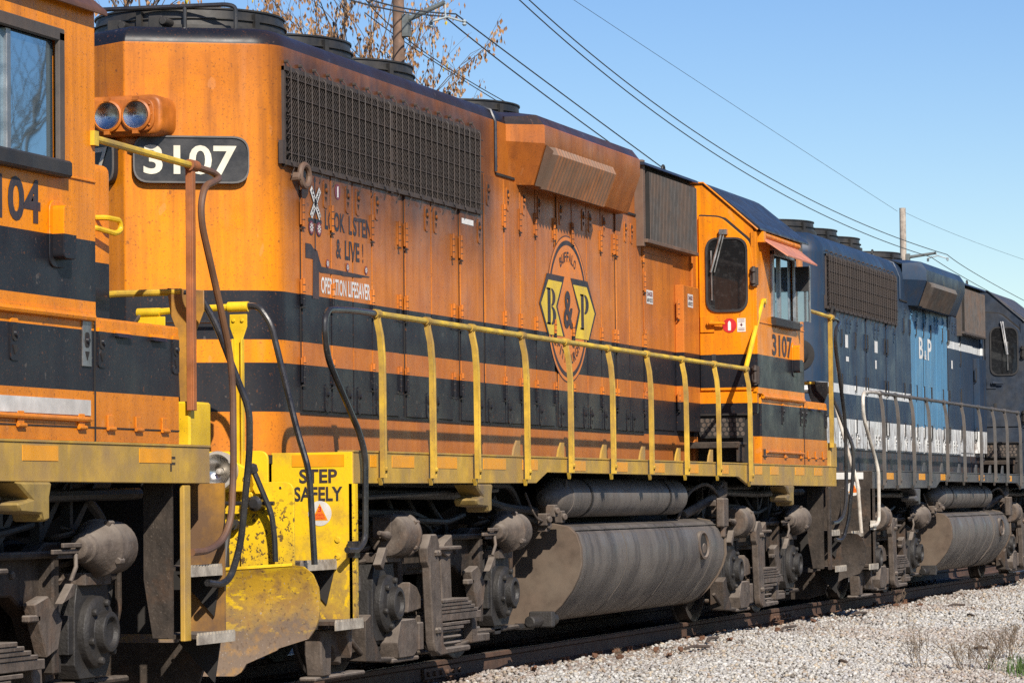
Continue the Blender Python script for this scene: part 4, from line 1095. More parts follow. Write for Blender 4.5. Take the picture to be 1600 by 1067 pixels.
def front_end(root, st):
    PM = st['pilot']
    b = MB(); b.box(7.19, 7.51, -1.536, -1.30, ZD, 1.835); b.build('anticlimber', st['anti'], root, bevel=.012)
    b = MB(); b.box(7.15, 7.51, -1.40, 1.40, ZD, 1.62); b.build('end_platform', M_GRIME, root)
    # stepwell wall seen from behind, its flange, and the outer wall
    for s in (-1, 1):
        b = MB(); b.prism([(s*1.465, .46), (s*1.34, .46), (s*1.285, .80), (s*1.285, 1.36), (s*1.465, 1.36)], 'x', 7.08, 7.10); b.build('stepwell_brace', M_GRIME, root)
        
        b = MB(); b.box(7.11, 7.205, min(s*1.50, s*1.53), max(s*1.50, s*1.53), .44, 1.345); b.build('stepwell_flange', st['flange'], root, bevel=.004)
        b = MB(); b.box(7.74, 7.76, min(s*1.52, s*1.28), max(s*1.52, s*1.28), .42, 1.36); b.build('stepwell_panel', M_RUSTY if st['id'] == '3104' else M_GRIME, root)
    b = MB(); b.prism([(-1.3, .45), (1.3, .45), (1.3, 1.5), (-1.3, 1.5)], 'x', 7.90, 7.93); b.build('pilot_plate', M_UNDER, root)
    for z, xa, xb, y0, y1 in ((.845, 7.21, 7.73, -1.50, -1.22), (.45, 7.21, 7.78, -1.56, -1.28)):
        for s in (-1, 1):
            ye = s*abs(y0)
            b = MB(); b.box(xa, xb, min(s*abs(y0), s*abs(y1)), max(s*abs(y0), s*abs(y1)), z, z+.025, 0)
            b.box(xa, xb, min(ye, ye+s*.012), max(ye, ye+s*.012), z-.035, z+.02, 1)
            for k in range(12):
                xx = xa+.02+(xb-xa-.04)*k/11; b.box(xx-.012, xx+.012, min(ye, ye+s*.012), max(ye, ye+s*.012), z+.02, z+.034, 1)
            b.build('step_tread', [M_GRIME, M_TREAD], root)
            b = MB(); b.prism([(s*1.50, z-.03), (s*1.22, z-.03), (s*1.46, z-.28)], 'x', 7.715, 7.73); b.build('step_bracket', M_UNDER, root)
    b = MB(); b.prism([(-1.38, .40), (-1.30, .16), (-1.1, .10), (1.1, .10), (1.30, .16), (1.38, .40)], 'x', 7.86, 7.89); b.build('pilot_skirt', M_GRIME, root); coupler(root, 1)
    # corner post, tubular rails
    b = MB()
    b.box(7.155, 7.205, -1.575, -1.563, 1.78, 3.20); b.box(7.155, 7.167, -1.563, -1.530, 1.78, 3.20); b.box(7.193, 7.205, -1.563, -1.54, 1.78, 2.3)
    b.build('corner_post', st['post'], root, bevel=.003)
    b = MB(); b.tube([(5.84, -1.545, 3.24), (7.16, -1.56, 3.215)], .0215, 10)
    b.box(5.81, 5.87, -1.565, -1.52, 3.20, 3.28)
    b.build('nose_handrail', st['rail'], root)
    b = MB()
    b.lathe((7.14, -1.56, 3.215), (1, 0, 0), [(0, .034), (.11, .034)], 12, 1)
    b.tube([(7.15, -1.56, 3.215), (7.50, -1.56, 3.205), (7.58, -1.57, 3.18), (7.50, -1.59, 3.155), (7.28, -1.60, 3.10), (7.22, -1.60, 2.98), (7.24, -1.60, 2.86), (7.50, -1.60, 2.42), (7.66, -1.60, 2.12), (7.70, -1.60, 1.90), (7.70, -1.60, 1.45), (7.66, -1.60, 1.15), (7.58, -1.58, 1.02), (7.40, -1.56, .96), (7.20, -1.54, .955)], .0215, 10, smooth_r=.09)
    b.build('step_handrail', [st['pipe1'], st['post']], root)
    b = MB()
    b.tube([(7.75, -1.27, 2.51), (7.76, -1.36, 2.50), (7.78, -1.46, 2.32), (7.80, -1.60, 1.95), (7.81, -1.66, 1.80), (7.81, -1.66, 1.55), (7.80, -1.60, .98), (7.76, -1.55, .79), (7.66, -1.53, .755), (7.50, -1.51, .77)], .0215, 10, smooth_r=.10)
    b.build('step_handrail', st['pipe2'], root)
    b = MB()
    b.tube([(7.75, -1.25, 2.515), (7.75, -.75, 2.515), (7.75, -.60, 2.47), (7.75, -.2, 2.46)], .0215, 10, smooth_r=.1); b.build('end_railing', M_RAILY, root)
    b = MB(); b.prism([(-1.40, 2.52), (-1.16, 2.54), (-1.18, 2.38), (-1.22, 2.28), (-1.25, 1.6), (-1.33, 1.6), (-1.35, 2.28), (-1.40, 2.40)], 'x', 7.735, 7.75); b.build('end_stanchion', st['endst'], root, bevel=.004)

def build_cab(root, st):
    P = st['cab']; XA, XF, YC = 3.66, 5.87, 1.54
    WX0, WX1, WZ0, WZ1 = 4.36, 5.42, 3.075, 3.765
    ZB = 2.285
    # rear wall with the door opening in it
    zc = lambda y: 4.405 if abs(y) < 1.0 else 4.405-(abs(y)-1.0)*(4.405-3.945)/.55
    b = MB()
    b.prism([(-1.545, 2.10), (-1.545, 3.86), (-1.50, 3.975), (-1.0, 4.395), (1.0, 4.395), (1.50, 3.975), (1.545, 3.86), (1.545, 2.10)], 'x', XA, XA+.05)
    b.box(XF-.05, XF-.003, -1.498, 1.498, ZB+.002, 3.95); b.prism([(-1.498, 3.952), (-1.0, 4.39), (1.0, 4.39), (1.498, 3.952)], 'x', XF-.05, XF-.003)
    for s in (-1, 1):
        ya, yb = min(s*1.50, s*YC), max(s*1.50, s*YC)
        b.box(XA+.05, WX0, ya, yb, ZB, 3.955); b.box(WX1, XF, ya, yb, ZB, 3.955)
        b.box(WX0, WX1, ya, yb, ZB, WZ0); b.box(WX0, WX1, ya, yb, WZ1, 3.955)
    b.box(XA+.05, XF-.05, -1.5, 1.5, ZB, ZB+.03)
    cab = b.build('cab', P, root, angle=30)
    tr = MB()
    tr.box(XA+.02, XF, -1.549, -1.538, 2.995, 3.008); tr.box(XA-.02, XA+.06, -1.556, -1.50, 2.28, 3.90)
    tr.build('cab_trim', P, cab, bevel=.003)
    # roof
    b = MB()
    o = rounded([(-1.60, 3.915), (-1.60, 3.945), (-1.02, 4.43), (0, 4.475), (1.02, 4.43), (1.60, 3.945), (1.60, 3.915)], [0, .03, .12, .2, .12, .03, 0], 4)
    inn = [(1.54, 3.94), (1.0, 4.40), (0, 4.44), (-1.0, 4.40), (-1.54, 3.94)]
    b.prism(o+inn, 'x', XA-.015, XF+.05)
    b.build('cab_roof', st['cabroof'], root, bevel=.006)
    b = MB()
    b.tube([(XA-.018, -1.575, 3.92), (XA-.018, -1.02, 4.412), (XA-.03, 1.02, 4.405), (XA-.03, 1.575, 3.92)], .009, 8)
    b.build('roof_edge_moulding', P, cab)
    # rear door
    dp = rounded([(-1.525, 2.315), (-1.525, 3.60), (-1.49, 3.80), (-1.20, 4.055), (-.965, 4.075), (-.965, 2.315)], [.01, .05, .05, .06, .02, .01], 4)
    b = MB(); b.prism([(y*1.0-(.02 if y < -1.2 else -.02 if 0 else 0), z+.018) for y, z in dp], 'x', XA-.006, XA+.01)
    b.build('door_gasket', M_UNDER, cab)
    b = MB(); b.prism(dp, 'x', XA-.030, XA-.002)
    dr = b.build('cab_door', P, root, bevel=.006)
    wpo = rounded([(-1.47, 3.10), (-1.47, 3.845), (-1.04, 3.855), (-1.04, 3.10)], .13, 6)
    N = len(wpo); cyy = -1.255; czz = 3.48
    b = MB(); V = []
    for k, x in ((1.0, XA-.030), (1.0, XA-.050), (.93, XA-.050), (.91, XA-.034)):
        V += [(x, cyy+(y-cyy)*(k if k == 1 else k-.02), czz+(z-czz)*(k+.02 if k < 1 else 1)) for y, z in wpo]
    b.add(V, [(j*N+i, j*N+(i+1) % N, (j+1)*N+(i+1) % N, (j+1)*N+i) for j in range(3) for i in range(N)])
    b.build('window_gasket', M_RUBBER, dr)
    b = MB(); b.prism([(cyy+(y-cyy)*.93, czz+(z-czz)*.95) for y, z in wpo], 'x', XA-.040, XA-.034)
    b.build('window_pane', st['doorglass'], dr)
    b = MB()
    if st['id'] == 'blue':
        b.tube([(XA-.06, -1.24, 3.93), (XA-.075, -1.31, 3.42)], .016, 6); b.tube([(XA-.06, -1.21, 3.93), (XA-.075, -1.30, 3.42)], .012, 6); b.tube([(XA-.06, -1.31, 3.62), (XA-.06, -1.31, 3.18)], .010, 5)
    else:
        b.tube([(XA-.06, -1.215, 3.92), (XA-.075, -1.10, 3.50)], .014, 6); b.tube([(XA-.06, -1.245, 3.92), (XA-.07, -1.135, 3.50)], .008, 6)
        b.tube([(XA-.055, -1.10, 3.72), (XA-.055, -1.105, 3.22)], .009, 5); b.box(XA-.08, XA-.03, -1.27, -1.19, 3.88, 3.93)
    b.build('window_wiper', M_ALU, dr)
    b = MB()
    b.box(XA-.045, XA-.03, -1.12, -.975, 2.90, 3.06); b.lathe((XA-.04, -1.08, 2.99), (-1, 0, 0), [(0, .035), (.04, .03)], 12); b.tube([(XA-.085, -1.08, 2.99), (XA-.085, -1.24, 2.985)], [.022, .014], 8)
    b.build('door_handle', P, dr, bevel=.003)
    b = MB(); b.prism([(-1.13, 2.57), (-1.085, 2.57), (-1.085, 2.68), (-1.13, 2.68)], 'x', XA-.042, XA-.03); b.build('door_lock', M_RUBBER, dr, bevel=.003)
    for z in (3.45, 2.46):
        b = MB(); b.box(XA-.055, XA-.01, -1.575, -1.50, z-.09, z+.09); b.tube([(XA-.055, -1.535, z-.1), (XA-.055, -1.535, z+.1)], .02, 8)
        for q in (-.06, .06): b.tube([(XA-.07, -1.535, z+q-.015), (XA-.07, -1.535, z+q+.015)], .026, 8)
        b.build('door_hinge', M_GRILLE if st['id'] != 'blue' else M_UNDER, dr, bevel=.003)
    if st['id'] == '3107':
        b = MB()
        b.lathe((XA-.031, -1.275, 2.965), (-1, 0, 0), [(0, .072), (.003, .072), (.0032, .001)], 26, 0)
        b.prism(rounded([(-1.29, 2.915), (-1.26, 2.915), (-1.26, 2.995), (-1.275, 3.015), (-1.29, 2.995)], .008, 2), 'x', XA-.0365, XA-.034, 1)
        b.prism([(-1.44, 2.90), (-1.355, 2.90), (-1.355, 3.035), (-1.44, 3.035)], 'x', XA-.034, XA-.0305, 1)
        b.box(XA-.0355, XA-.034, -1.41, -1.385, 2.965, 2.975, 2); b.box(XA-.0355, XA-.034, -1.402, -1.393, 2.953, 2.987, 2)
        for z in (3.02, 3.0, 2.93, 2.915): b.box(XA-.0352, XA-.034, -1.43, -1.365, z, z+.006, 2)
        b.build('door_sticker', [M_RED, M_WHITE, M_MAROON], dr)
    # step box with perforated treads below the door
    b = MB()
    b.box(XA-.02, XA+.03, -1.545, -.92, 2.08, 2.30); b.box(XA+.0, XA+.02, -1.50, -.9, ZD, 2.1, 1)
    b.box(XA-.10, XA+.0, -1.46, -.90, 2.06, 2.085, 1)
    sb = b.build('step_box', [P, M_UNDER], root, bevel=.004)
    b = MB(); b.prism([(-1.43, 2.055), (-.91, 2.055), (-.97, 1.84), (-1.43, 1.84)], 'x', XA-.07, XA-.055); b.build('perforated_panel', M_UNDER, sb)
    for i in range(4):
        for j in range(8):
            y = -1.405+j*.057+(.02 if i % 2 else 0)
            if y > -.99+.012*i+.03: continue
            if i == 0 and j == 0:
                hm = MB().lathe((0, 0, 0), (-1, 0, 0), [(0, .021), (.002, .021), (.0022, .012), (.001, .001)], 14).mesh('hole_light_disc')
            link(hm, 'hole_light_disc', M_GRIMEL, sb, (XA-.070, y, 1.88+i*.045))  # pale discs in place of light showing through the holes
    b = MB(); b.box(XA-.36, XA-.05, -1.44, -.92, 1.765, 1.79); b.box(XA-.365, XA-.355, -1.44, -.92, 1.735, 1.795); b.box(XA-.34, XA-.05, -1.42, -1.40, 1.60, 1.77)
    b.build('door_step', M_GRIME, sb, bevel=.003)
    # side windows: frame, sliding panes, posts
    for s in (-1, 1):
        y1 = s*1.535
        b = MB()
        lo, hi = min(y1, s*1.565), max(y1, s*1.565)
        b.box(WX0-.03, WX0+.05, lo, hi, WZ0, WZ1); b.box(WX1-.05, WX1+.02, lo, hi, WZ0, WZ1)
        b.box(WX0-.03, WX1+.02, lo, hi, WZ1-.05, WZ1+.02)
        wf = b.build('window_frame', M_ALU if st['id'] != '3104' else M_LOUVRED, root, bevel=.006)
        b = MB(); b.box(WX0-.02, WX1+.04, min(s*1.50, s*1.60), max(s*1.50, s*1.60), WZ0-.09, WZ0)
        b.build('window_sill', M_RUBBER, wf, bevel=.012)
        b = MB(); b.box(WX0+.05, 4.80, min(s*1.508, s*1.514), max(s*1.508, s*1.514), WZ0, WZ1-.05); b.build('window_pane', st['sideglass'], wf)
        b = MB(); b.box(4.84, WX1-.05, min(s*1.518, s*1.524), max(s*1.518, s*1.524), WZ0, WZ1-.05); b.build('window_pane', st['sideglass'], wf)
        b = MB(); b.box(4.795, 4.845, min(s*1.505, s*1.535), max(s*1.505, s*1.535), WZ0, WZ1-.05); b.build('window_post', M_ALU, wf, bevel=.004)
    for y0, y1 in ((-1.25, -.3), (.3, 1.25)):
        b = MB(); b.box(XF, XF+.012, y0, y1, 3.30, 3.92); b.build('windshield', M_GLASS, root)
    # awning and mirror
    if st['awn']:
        b = MB(); b.add([(3.80, -1.552, 3.875), (5.50, -1.552, 3.865), (5.32, -1.82, 3.665), (3.92, -1.82, 3.675), (3.80, -1.548, 3.860), (5.50, -1.548, 3.850), (5.32, -1.817, 3.652), (3.92, -1.817, 3.662)],
                        [(0, 1, 2, 3), (4, 7, 6, 5), (0, 4, 5, 1), (1, 5, 6, 2), (2, 6, 7, 3), (3, 7, 4, 0)])
        aw = b.build('awning', M_AWN, root)
        b = MB(); b.tube([(3.78, -1.57, 3.885), (5.52, -1.57, 3.875)], .03, 10); b.box(3.76, 3.86, -1.61, -1.54, 3.80, 3.91); b.build('awning_roller', P, aw, bevel=.004)
        b = MB(); b.box(5.44, 5.455, -1.70, -1.57, 3.08, 3.66, 0); b.box(5.43, 5.462, -1.712, -1.70, 3.07, 3.67, 1); b.box(5.43, 5.465, -1.70, -1.56, 3.40, 3.66, 2)
        b.tube([(5.45, -1.62, 3.05), (5.45, -1.55, 3.0), (5.45, -1.50, 3.0)], .015, 6); b.tube([(5.45, -1.7, 3.30), (5.52, -1.58, 3.30)], .02, 6)
        b.build('mirror', [M_TINT2, M_ALU, M_RUBBER], root)
    # grab box on the cab side
    b = MB()
    gx = 5.27
    b.prism(rounded([(gx, 2.50), (gx+.21, 2.50), (gx+.21, 2.86), (gx, 2.86)], .07, 4), 'y', -1.552, -1.54)
    b.prism(rounded([(gx+.03, 2.545), (gx+.19, 2.545), (gx+.19, 2.83), (gx+.03, 2.83)], .03, 3), 'y', -1.62, -1.55)
    b.build('vent_cover', P, cab, bevel=.016, segs=2)
    # short nose
    b = MB()
    b.prism(rounded([(-.90, ZD), (.90, ZD), (.90, 3.27), (-.90, 3.27)], [0, 0, .06, .06], 4), 'x', XF, 7.50)
    ns = b.build('short_nose', P, root, bevel=.03, segs=2)
    b = MB(); b.tube([(7.16, -.90, 2.87), (7.16, -.95, 2.87), (7.40, -.98, 2.85), (7.47, -.98, 2.88), (7.45, -.98, 2.935), (7.30, -.96, 2.94), (7.28, -.90, 2.94)], .017, 8, smooth_r=.04)
    b.build('grab_iron', M_YELLOW, ns)
    # equipment boxes under and ahead of the cab
    BX0, BX1 = 3.90, 7.07
    ZT = 2.265
    b = MB()
    b.box(BX0, BX1, .9, 1.525, ZD, ZT); b.build('battery_box', P, root, bevel=.02, segs=2)
    b = MB(); b.box(BX0, BX1, -1.525, -.9, ZD, ZT)
    bx = b.build('battery_box', P, root, bevel=.02, segs=2)
    seams = [BX0+.02, 5.00, 5.88, BX1-.0]
    b = MB(); b.box(BX0+.02, BX1-.02, -1.529, -1.50, 1.655, 1.663)
    for x in (5.885,): b.box(x-.006, x+.006, -1.531, -1.50, ZD, ZT)
    b.build('box_seam', M_UNDER, bx)
    b = MB(); b.tube([(3.9, -1.545, 2.255), (5.83, -1.545, 2.255)], .020, 8); b.box(3.9, 5.85, -1.55, -1.5, 2.262, 2.285); b.build('box_rail', P, bx)
    b = MB(); b.tube([(4.1, -1.535, 1.705), (5.80, -1.535, 1.700)], .015, 8); b.build('box_rail', P, bx)
    if st['id'] == '3104':
        b = MB(); b.box(3.95, 5.82, -1.532, -1.52, 1.722, 1.806); b.build('white_strip', M_STRIP, bx)
    for k, x in enumerate((4.88, 5.77, 5.97, 7.0)):
        l = MB(); l.prism(rounded([(-.045, -.10), (.045, -.10), (.045, .12), (-.045, .12)], .02, 3), 'y', -.008, 0, 0)
        if st['id'] == '3104' and k in (1,): l.box(-.055, .055, -.010, -.002, -.10, .30, 2)
        l.prism(rounded([(-.028, 0), (.028, 0), (.028, .085), (-.028, .085)], .025, 3), 'y', -.0125, -.006, 1); l.lathe((0, -.01, .04), (0, -1, 0), [(0, .02), (.015, .014)], 10, 0)
        l.prism([(-.026, -.02), (.026, -.02), (.0, -.07)], 'y', -.0125, -.006, 1)
        l.build('latch', [P, M_UNDER, M_ALU], bx, loc=(x, -1.525, 2.09))
    for x in (4.0, 4.95, 5.70, 6.08, 6.46, 6.83):
        l = MB(); l.box(-.038, .038, -.010, 0, 0, .07); l.tube([(-.048, -.012, -.005), (.048, -.012, -.005)], .013, 8)
        l.build('hinge', M_GRIME if x < 4.5 else P, bx, loc=(x, -1.525, 1.66), bevel=.003)
    for x in (6.25, 6.74):
        l = MB(); l.prism([(-1.525, 2.205), (-1.555, 2.165), (-1.525, 2.17)], 'x', x-.10, x+.10); l.build('vent_hood', P, bx)
    return cab

def stencil(mb, ch, x, z, w, h, y, m):
    s = w/1.0
    def R(a, b, c, d): mb.add([(x+a*w, y, z+c*h), (x+b*w, y, z+c*h), (x+b*w, y, z+d*h), (x+a*w, y, z+d*h)], [(0, 1, 2, 3)], m)
    R(.10, .42, 0, 1); R(0, .42, 0, .05); R(0, .42, .95, 1)
    def bowl(zc, rh, xo, xi, rin):
        n = 14; V = []
        for k in range(n+1):
            a = -PI/2+PI*k/n
            V.append((x+w*(.50+(xo-.50)*max(0, math.cos(a))), y, z+h*(zc+rh*math.sin(a))))
            V.append((x+w*(.50+(xi-.50)*max(0, math.cos(a))), y, z+h*(zc+rin*math.sin(a))))
        mb.add(V, [(2*k, 2*k+2, 2*k+3, 2*k+1) for k in range(n)], m)
    if ch == 'B': bowl(.755, .245, .93, .62, .19); bowl(.255, .255, 1.0, .66, .20)
    else: bowl(.72, .28, 1.0, .64, .22)

def hood_graphics(root, hood):
    Y0 = -.9150
    y1, y2, y3 = Y0-.0015, Y0-.003, Y0-.0045
    t = MB()
    put_text(t, 'LOOK', (-6.922, y1, 3.158), (1, 0, 0), (0, 0, 1), .405, .136, .028)
    put_text(t, 'L', (-6.437, y1, 3.156), (1, 0, 0), (0, 0, 1), .072, .134, .028)
    put_text(t, 'STEN', (-6.345, y1, 3.154), (1, 0, 0), (0, 0, 1), .39, .136, .028)
    put_text(t, '&', (-6.70, y1, 2.968), (1, 0, 0), (0, 0, 1), .105, .138, .028)
    put_text(t, 'LIVE', (-6.52, y1, 2.968), (1, 0, 0), (0, 0, 1), .305, .138, .028)
    put_text(t, '!', (-6.155, y1, 2.968), (1, 0, 0), (0, 0, 1), .022, .14, .01)
    shape = [(-7.311, 3.033), (-7.203, 3.033), (-7.151, 3.006), (-7.077, 2.994), (-7.04, 2.94), (-6.994, 2.888), (-6.002, 2.878), (-6.012, 2.871), (-6.165, 2.864), (-6.169, 2.858), (-6.578, 2.848), (-6.596, 2.852), (-7.022, 2.845), (-7.048, 2.852), (-7.049, 2.655), (-7.175, 2.655), (-7.166, 2.931), (-7.31, 2.931)]
    poly_flat(t, shape, y1)
    poly_flat(t, [(-7.127, 2.99), (-7.107, 2.99), (-7.105, 3.51), (-7.125, 3.51)], y1)
    t.lathe((-7.115, y1+.001, 3.485), (0, -1, 0), [(0, .022), (.0005, .001)], 12); 
    poly_flat(t, rounded([(-7.25, 3.185), (-6.985, 3.185), (-6.985, 3.215), (-7.25, 3.215)], .02), y1)
    for x in (-7.194, -7.045): t.lathe((x, y1, 3.149), (0, -1, 0), [(0, .056), (.0006, .055), (.0006, .001)], 22)
    t.build('safety_lettering', M_DARKT, hood)
    c = MB()                                                     # crossbuck
    for (a, b_) in (((-7.20, 3.425), (-7.022, 3.225)), ((-7.022, 3.425), (-7.20, 3.225))):
        A, B = Vector((a[0], 0, a[1])), Vector((b_[0], 0, b_[1])); d = (B-A).normalized(); nrm = Vector((d.z, 0, -d.x))
        for wd, yy, mm in ((.033, y2, 1), (.024, y3, 0)):
            c.add([(p.x, yy, p.z) for p in (A+nrm*wd, B+nrm*wd, B-nrm*wd, A-nrm*wd)], [(0, 1, 2, 3)], mm)
    put_text(c, 'RAILROAD', Vector((-7.195, y3-.002, 3.402)), (.178, 0, -.2), (.2, 0, .178), .25, .028, .02, 1)
    put_text(c, 'CROSSING', Vector((-7.187, y3-.002, 3.222)), (.178, 0, .2), (-.2, 0, .178), .25, .028, .02, 1)
    c.build('crossbuck_sign_print', [M_WHITE, M_DARKT], hood)
    for x, z, rr in ((-7.194, 3.149, .047), (-7.045, 3.149, .047), (-6.88, 2.917, .031), (-6.472, 2.916, .031), (-6.085, 2.919, .031)):
        r = MB(); r.lathe((x, y2-.001, z), (0, -1, 0), [(0, rr), (.0006, rr*.98), (.0006, .001)], 20, 0)
        for k in range(4):
            a = k*PI/4; q = rr*.72; p = rr*.10
            dx, dz = math.cos(a), math.sin(a)
            r.add([(x+dx*q-dz*p, y3-.0012, z+dz*q+dx*p), (x-dx*q-dz*p, y3-.0012, z-dz*q+dx*p), (x-dx*q+dz*p, y3-.0012, z-dz*q-dx*p), (x+dx*q+dz*p, y3-.0012, z+dz*q-dx*p)], [(0, 1, 2, 3)], 1)
        r.build('warning_light_print', [M_MAROON, M_WHITE], hood)
    r = MB()
    V = [( -6.659+.058*math.cos(a), y1, 3.442+.056*math.sin(a)) for a in np.linspace(0, 2*PI, 24, False)]
    r.add(V, [list(range(24))], 0)
    poly_flat(r, [(-6.672, 3.403), (-6.646, 3.403), (-6.646, 3.482), (-6.66, 3.482), (-6.672, 3.472)], y2, 1)
    r.build('number_print', [M_MAROON, M_WHITE], hood)
    t = MB()
    put_text(t, 'OPERATION', (-7.006, y1, 2.702), (1, 0, 0), (0, 0, 1), .508, .116, .022)
    put_text(t, 'LIFESAVER', (-6.455, y1, 2.704), (1, 0, 0), (0, 0, 1), .46, .116, .022)
    t.build('white_lettering', M_WHITE, hood)
    # round road emblem
    cx, cz = -.885, 2.905
    L = MB()
    def disc(r0, r1, y, m, n=64):
        V = []
        for k in range(n):
            a = 2*PI*k/n; V += [(cx+r0*math.cos(a), y, cz+r0*math.sin(a)), (cx+r1*math.cos(a), y, cz+r1*math.sin(a))]
        L.add(V, [(2*k, 2*k+1, (2*k+3) % (2*n), (2*k+2) % (2*n)) for k in range(n)], m)
    disc(.001, .634, y1, 0); disc(.634, .645, y1, 1); disc(.562, .602, y2, 1)
    outer = [[(-1.524, 3.184), (-.990, 3.184), (-1.212, 2.91), (-1.0, 2.66), (-1.515, 2.66), (-1.76, 2.918)],
             [(-.802, 3.184), (-.265, 3.184), (.003, 2.908), (-.22, 2.66), (-.745, 2.66), (-.563, 2.908)]]
    inner = [[(-1.485, 3.130), (-1.075, 3.130), (-1.265, 2.91), (-1.06, 2.66), (-1.475, 2.66), (-1.71, 2.915)],
             [(-.730, 3.130), (-.300, 3.130), (-.052, 2.907), (-.262, 2.66), (-.685, 2.66), (-.512, 2.907)]]
    for o in outer: poly_flat(L, o, y3, 1)
    for o in inner: poly_flat(L, o, y3-.0015, 2)
    stencil(L, 'B', -1.55, 2.745, .285, .315, y3-.003, 1); stencil(L, 'P', -.52, 2.745, .275, .315, y3-.003, 1)
    put_text(L, '&', (-1.03, y3-.003, 2.735), (1, 0, 0), (0, 0, 1), .29, .33, .03, 1)
    for txt, r, sgn in (('BUFFALO', .415, 1), ('PITTSBURGH', .485, -1)):
        n = len(txt); span = math.radians(66 if sgn > 0 else 96)
        for k, chh in enumerate(txt):
            f = (k+.5)/n-.5
            if sgn > 0:
                a = PI/2-f*span; ux = Vector((math.sin(a), 0, -math.cos(a))); uz = Vector((math.cos(a), 0, math.sin(a)))
            else:
                a = -PI/2+f*span; ux = Vector((-math.sin(a), 0, math.cos(a))); uz = Vector((-math.cos(a), 0, -math.sin(a)))
            rr = r if sgn > 0 else r
            o = Vector((cx+rr*math.cos(a), y3, cz+rr*math.sin(a)))
            w = .024 if chh == 'I' else .062
            put_text(L, chh, o-ux*w/2, ux, uz, w, .088, .02, 1)
    L.build('road_emblem', [M_LOGOO, M_DARKT, M_LOGOY], hood)
    for x0, z0, w, h, y in ((1.78, 3.10, .24, .13, -.914), (3.06, 3.13, .21, .13, -.992)):
        d = MB(); d.add([(x0, y, z0), (x0+w, y, z0), (x0+w, y, z0+h), (x0, y, z0+h)], [(0, 1, 2, 3)], 0)
        put_text(d, 'DANGER', (x0+.02, y-.0015, z0+h*.55), (1, 0, 0), (0, 0, 1), w-.04, h*.33, .02, 1)
        put_text(d, '600 VOLTS', (x0+.02, y-.0015, z0+h*.12), (1, 0, 0), (0, 0, 1), w-.04, h*.30, .02, 2)
        d.build('warning_decal', [M_WHITE, M_MAROON, M_DARKT], hood)
    d = MB(); d.add([(-3.84, -.9165, 3.435), (-3.54, -.9165, 3.435), (-3.54, -.9165, 3.478), (-3.84, -.9165, 3.478)], [(0, 1, 2, 3)], 0)
    d.build('paper_label', M_WHITE, hood)

def blue_graphics(root, hood):
    t = MB(); y1 = -.918
    put_text(t, 'B', (-2.02+.41, y1, 3.17), (1, 0, 0), (0, 0, 1), .30, .30, .02)
    put_text(t, '&', (-1.62+.41, y1, 3.17), (1, 0, 0), (0, 0, 1), .16, .13, .02)
    put_text(t, 'P', (-1.37+.41, y1, 3.17), (1, 0, 0), (0, 0, 1), .30, .30, .02)
    # numbers on the painted-out patch and paper stickers
    for x, z, w, h in ((-6.55, 3.12, .17, .16), (-4.72, 3.13, .20, .15), (-4.70, 2.92, .11, .11), (.92, 3.12, .11, .12), (3.05, 3.0, .1, .11), (-6.52, 2.95, .17, .06)):
        q = MB(); q.add([(x, y1, z), (x+w, y1, z), (x+w, y1, z+h), (x, y1, z+h)], [(0, 1, 2, 3)]); q.build('paper_label', M_WHITE, hood)
    t.build('white_lettering', M_WHITE, hood)

M_TINT2 = mat_glass('mirror_glass', (.45, .47, .48), .8, .05, .85)

def locomotive(name, label, x, st, what, group):
    root = empty(name, (x, 0, 0)); tag(root, label, 'locomotive', group)
    root.scale = (1, 1, st['zs'])
    build_frame(root, st)
    hood = build_hood(root, st)
    build_cab(root, st)
    build_handrails(root, st)
    if what != 'front': rear_end(root, st); hood_end(root, st)
    front_end(root, st)
    build_tank(root, st)
    bpy.context.view_layer.update()
    return root, hood

RX = [(-7.73, .12), (-7.29, .46), (-6.40, .52), (-5.25, .55), (-4.27, .40), (-2.98, .46), (-1.70, .48), (-.42, .45), (.80, .46), (2.02, .42), (2.72+.85, .30), (4.25, .36), (5.4, .44), (6.35, .40)]
S3107 = dict(id='3107', fan_z=4.65, hood=P_HOOD, cab=P_CAB, roof_r=.135, roof_z=4.475, grille=(-7.66, -3.39, 3.575, 4.19), dark=M_UNDER, hinge=P_HOOD, louvre=M_LOUVRE, ring=M_LOUVRE,
             sill=M_SILL, pad=M_PAD, refl=RX, reflmat=M_REFL, rail=M_RAILY, rail2=M_YELLOW, stanmat=M_STAN, endrail=M_PIPE, diag=True, pilot=M_PILOT, pilot2=M_PILOT, plow=M_PLOW,
             stan=[-7.57, -6.515, -5.50, -4.25, -3.05, -1.79, -.54, .70, 1.93, 3.23], cabroof=M_ROOF, doorglass=M_GLASS, sideglass=M_TINT, awn=True,
             anti=M_SILL, flange=M_GRIME, post=M_STAN, pipe1=M_PIPE, pipe2=M_PIPE, endst=M_PIPE, zs=1.0)
S3104 = dict(S3107, id='3104', hood=P_CAB, cabroof=simple('cab_roof_rust', (.11, .05, .03), .6, dirt=(.2, .09, .04)), awn=False, anti=M_YELLOW, pipe1=M_RUSTP, pipe2=M_PIPE,
             refl=[(x, w) for x, w in RX if x < 3]+[(4.97, .43), (6.47, .45)], diag=False, endst=M_RUSTY, post=M_RPOST, flange=M_SILL)
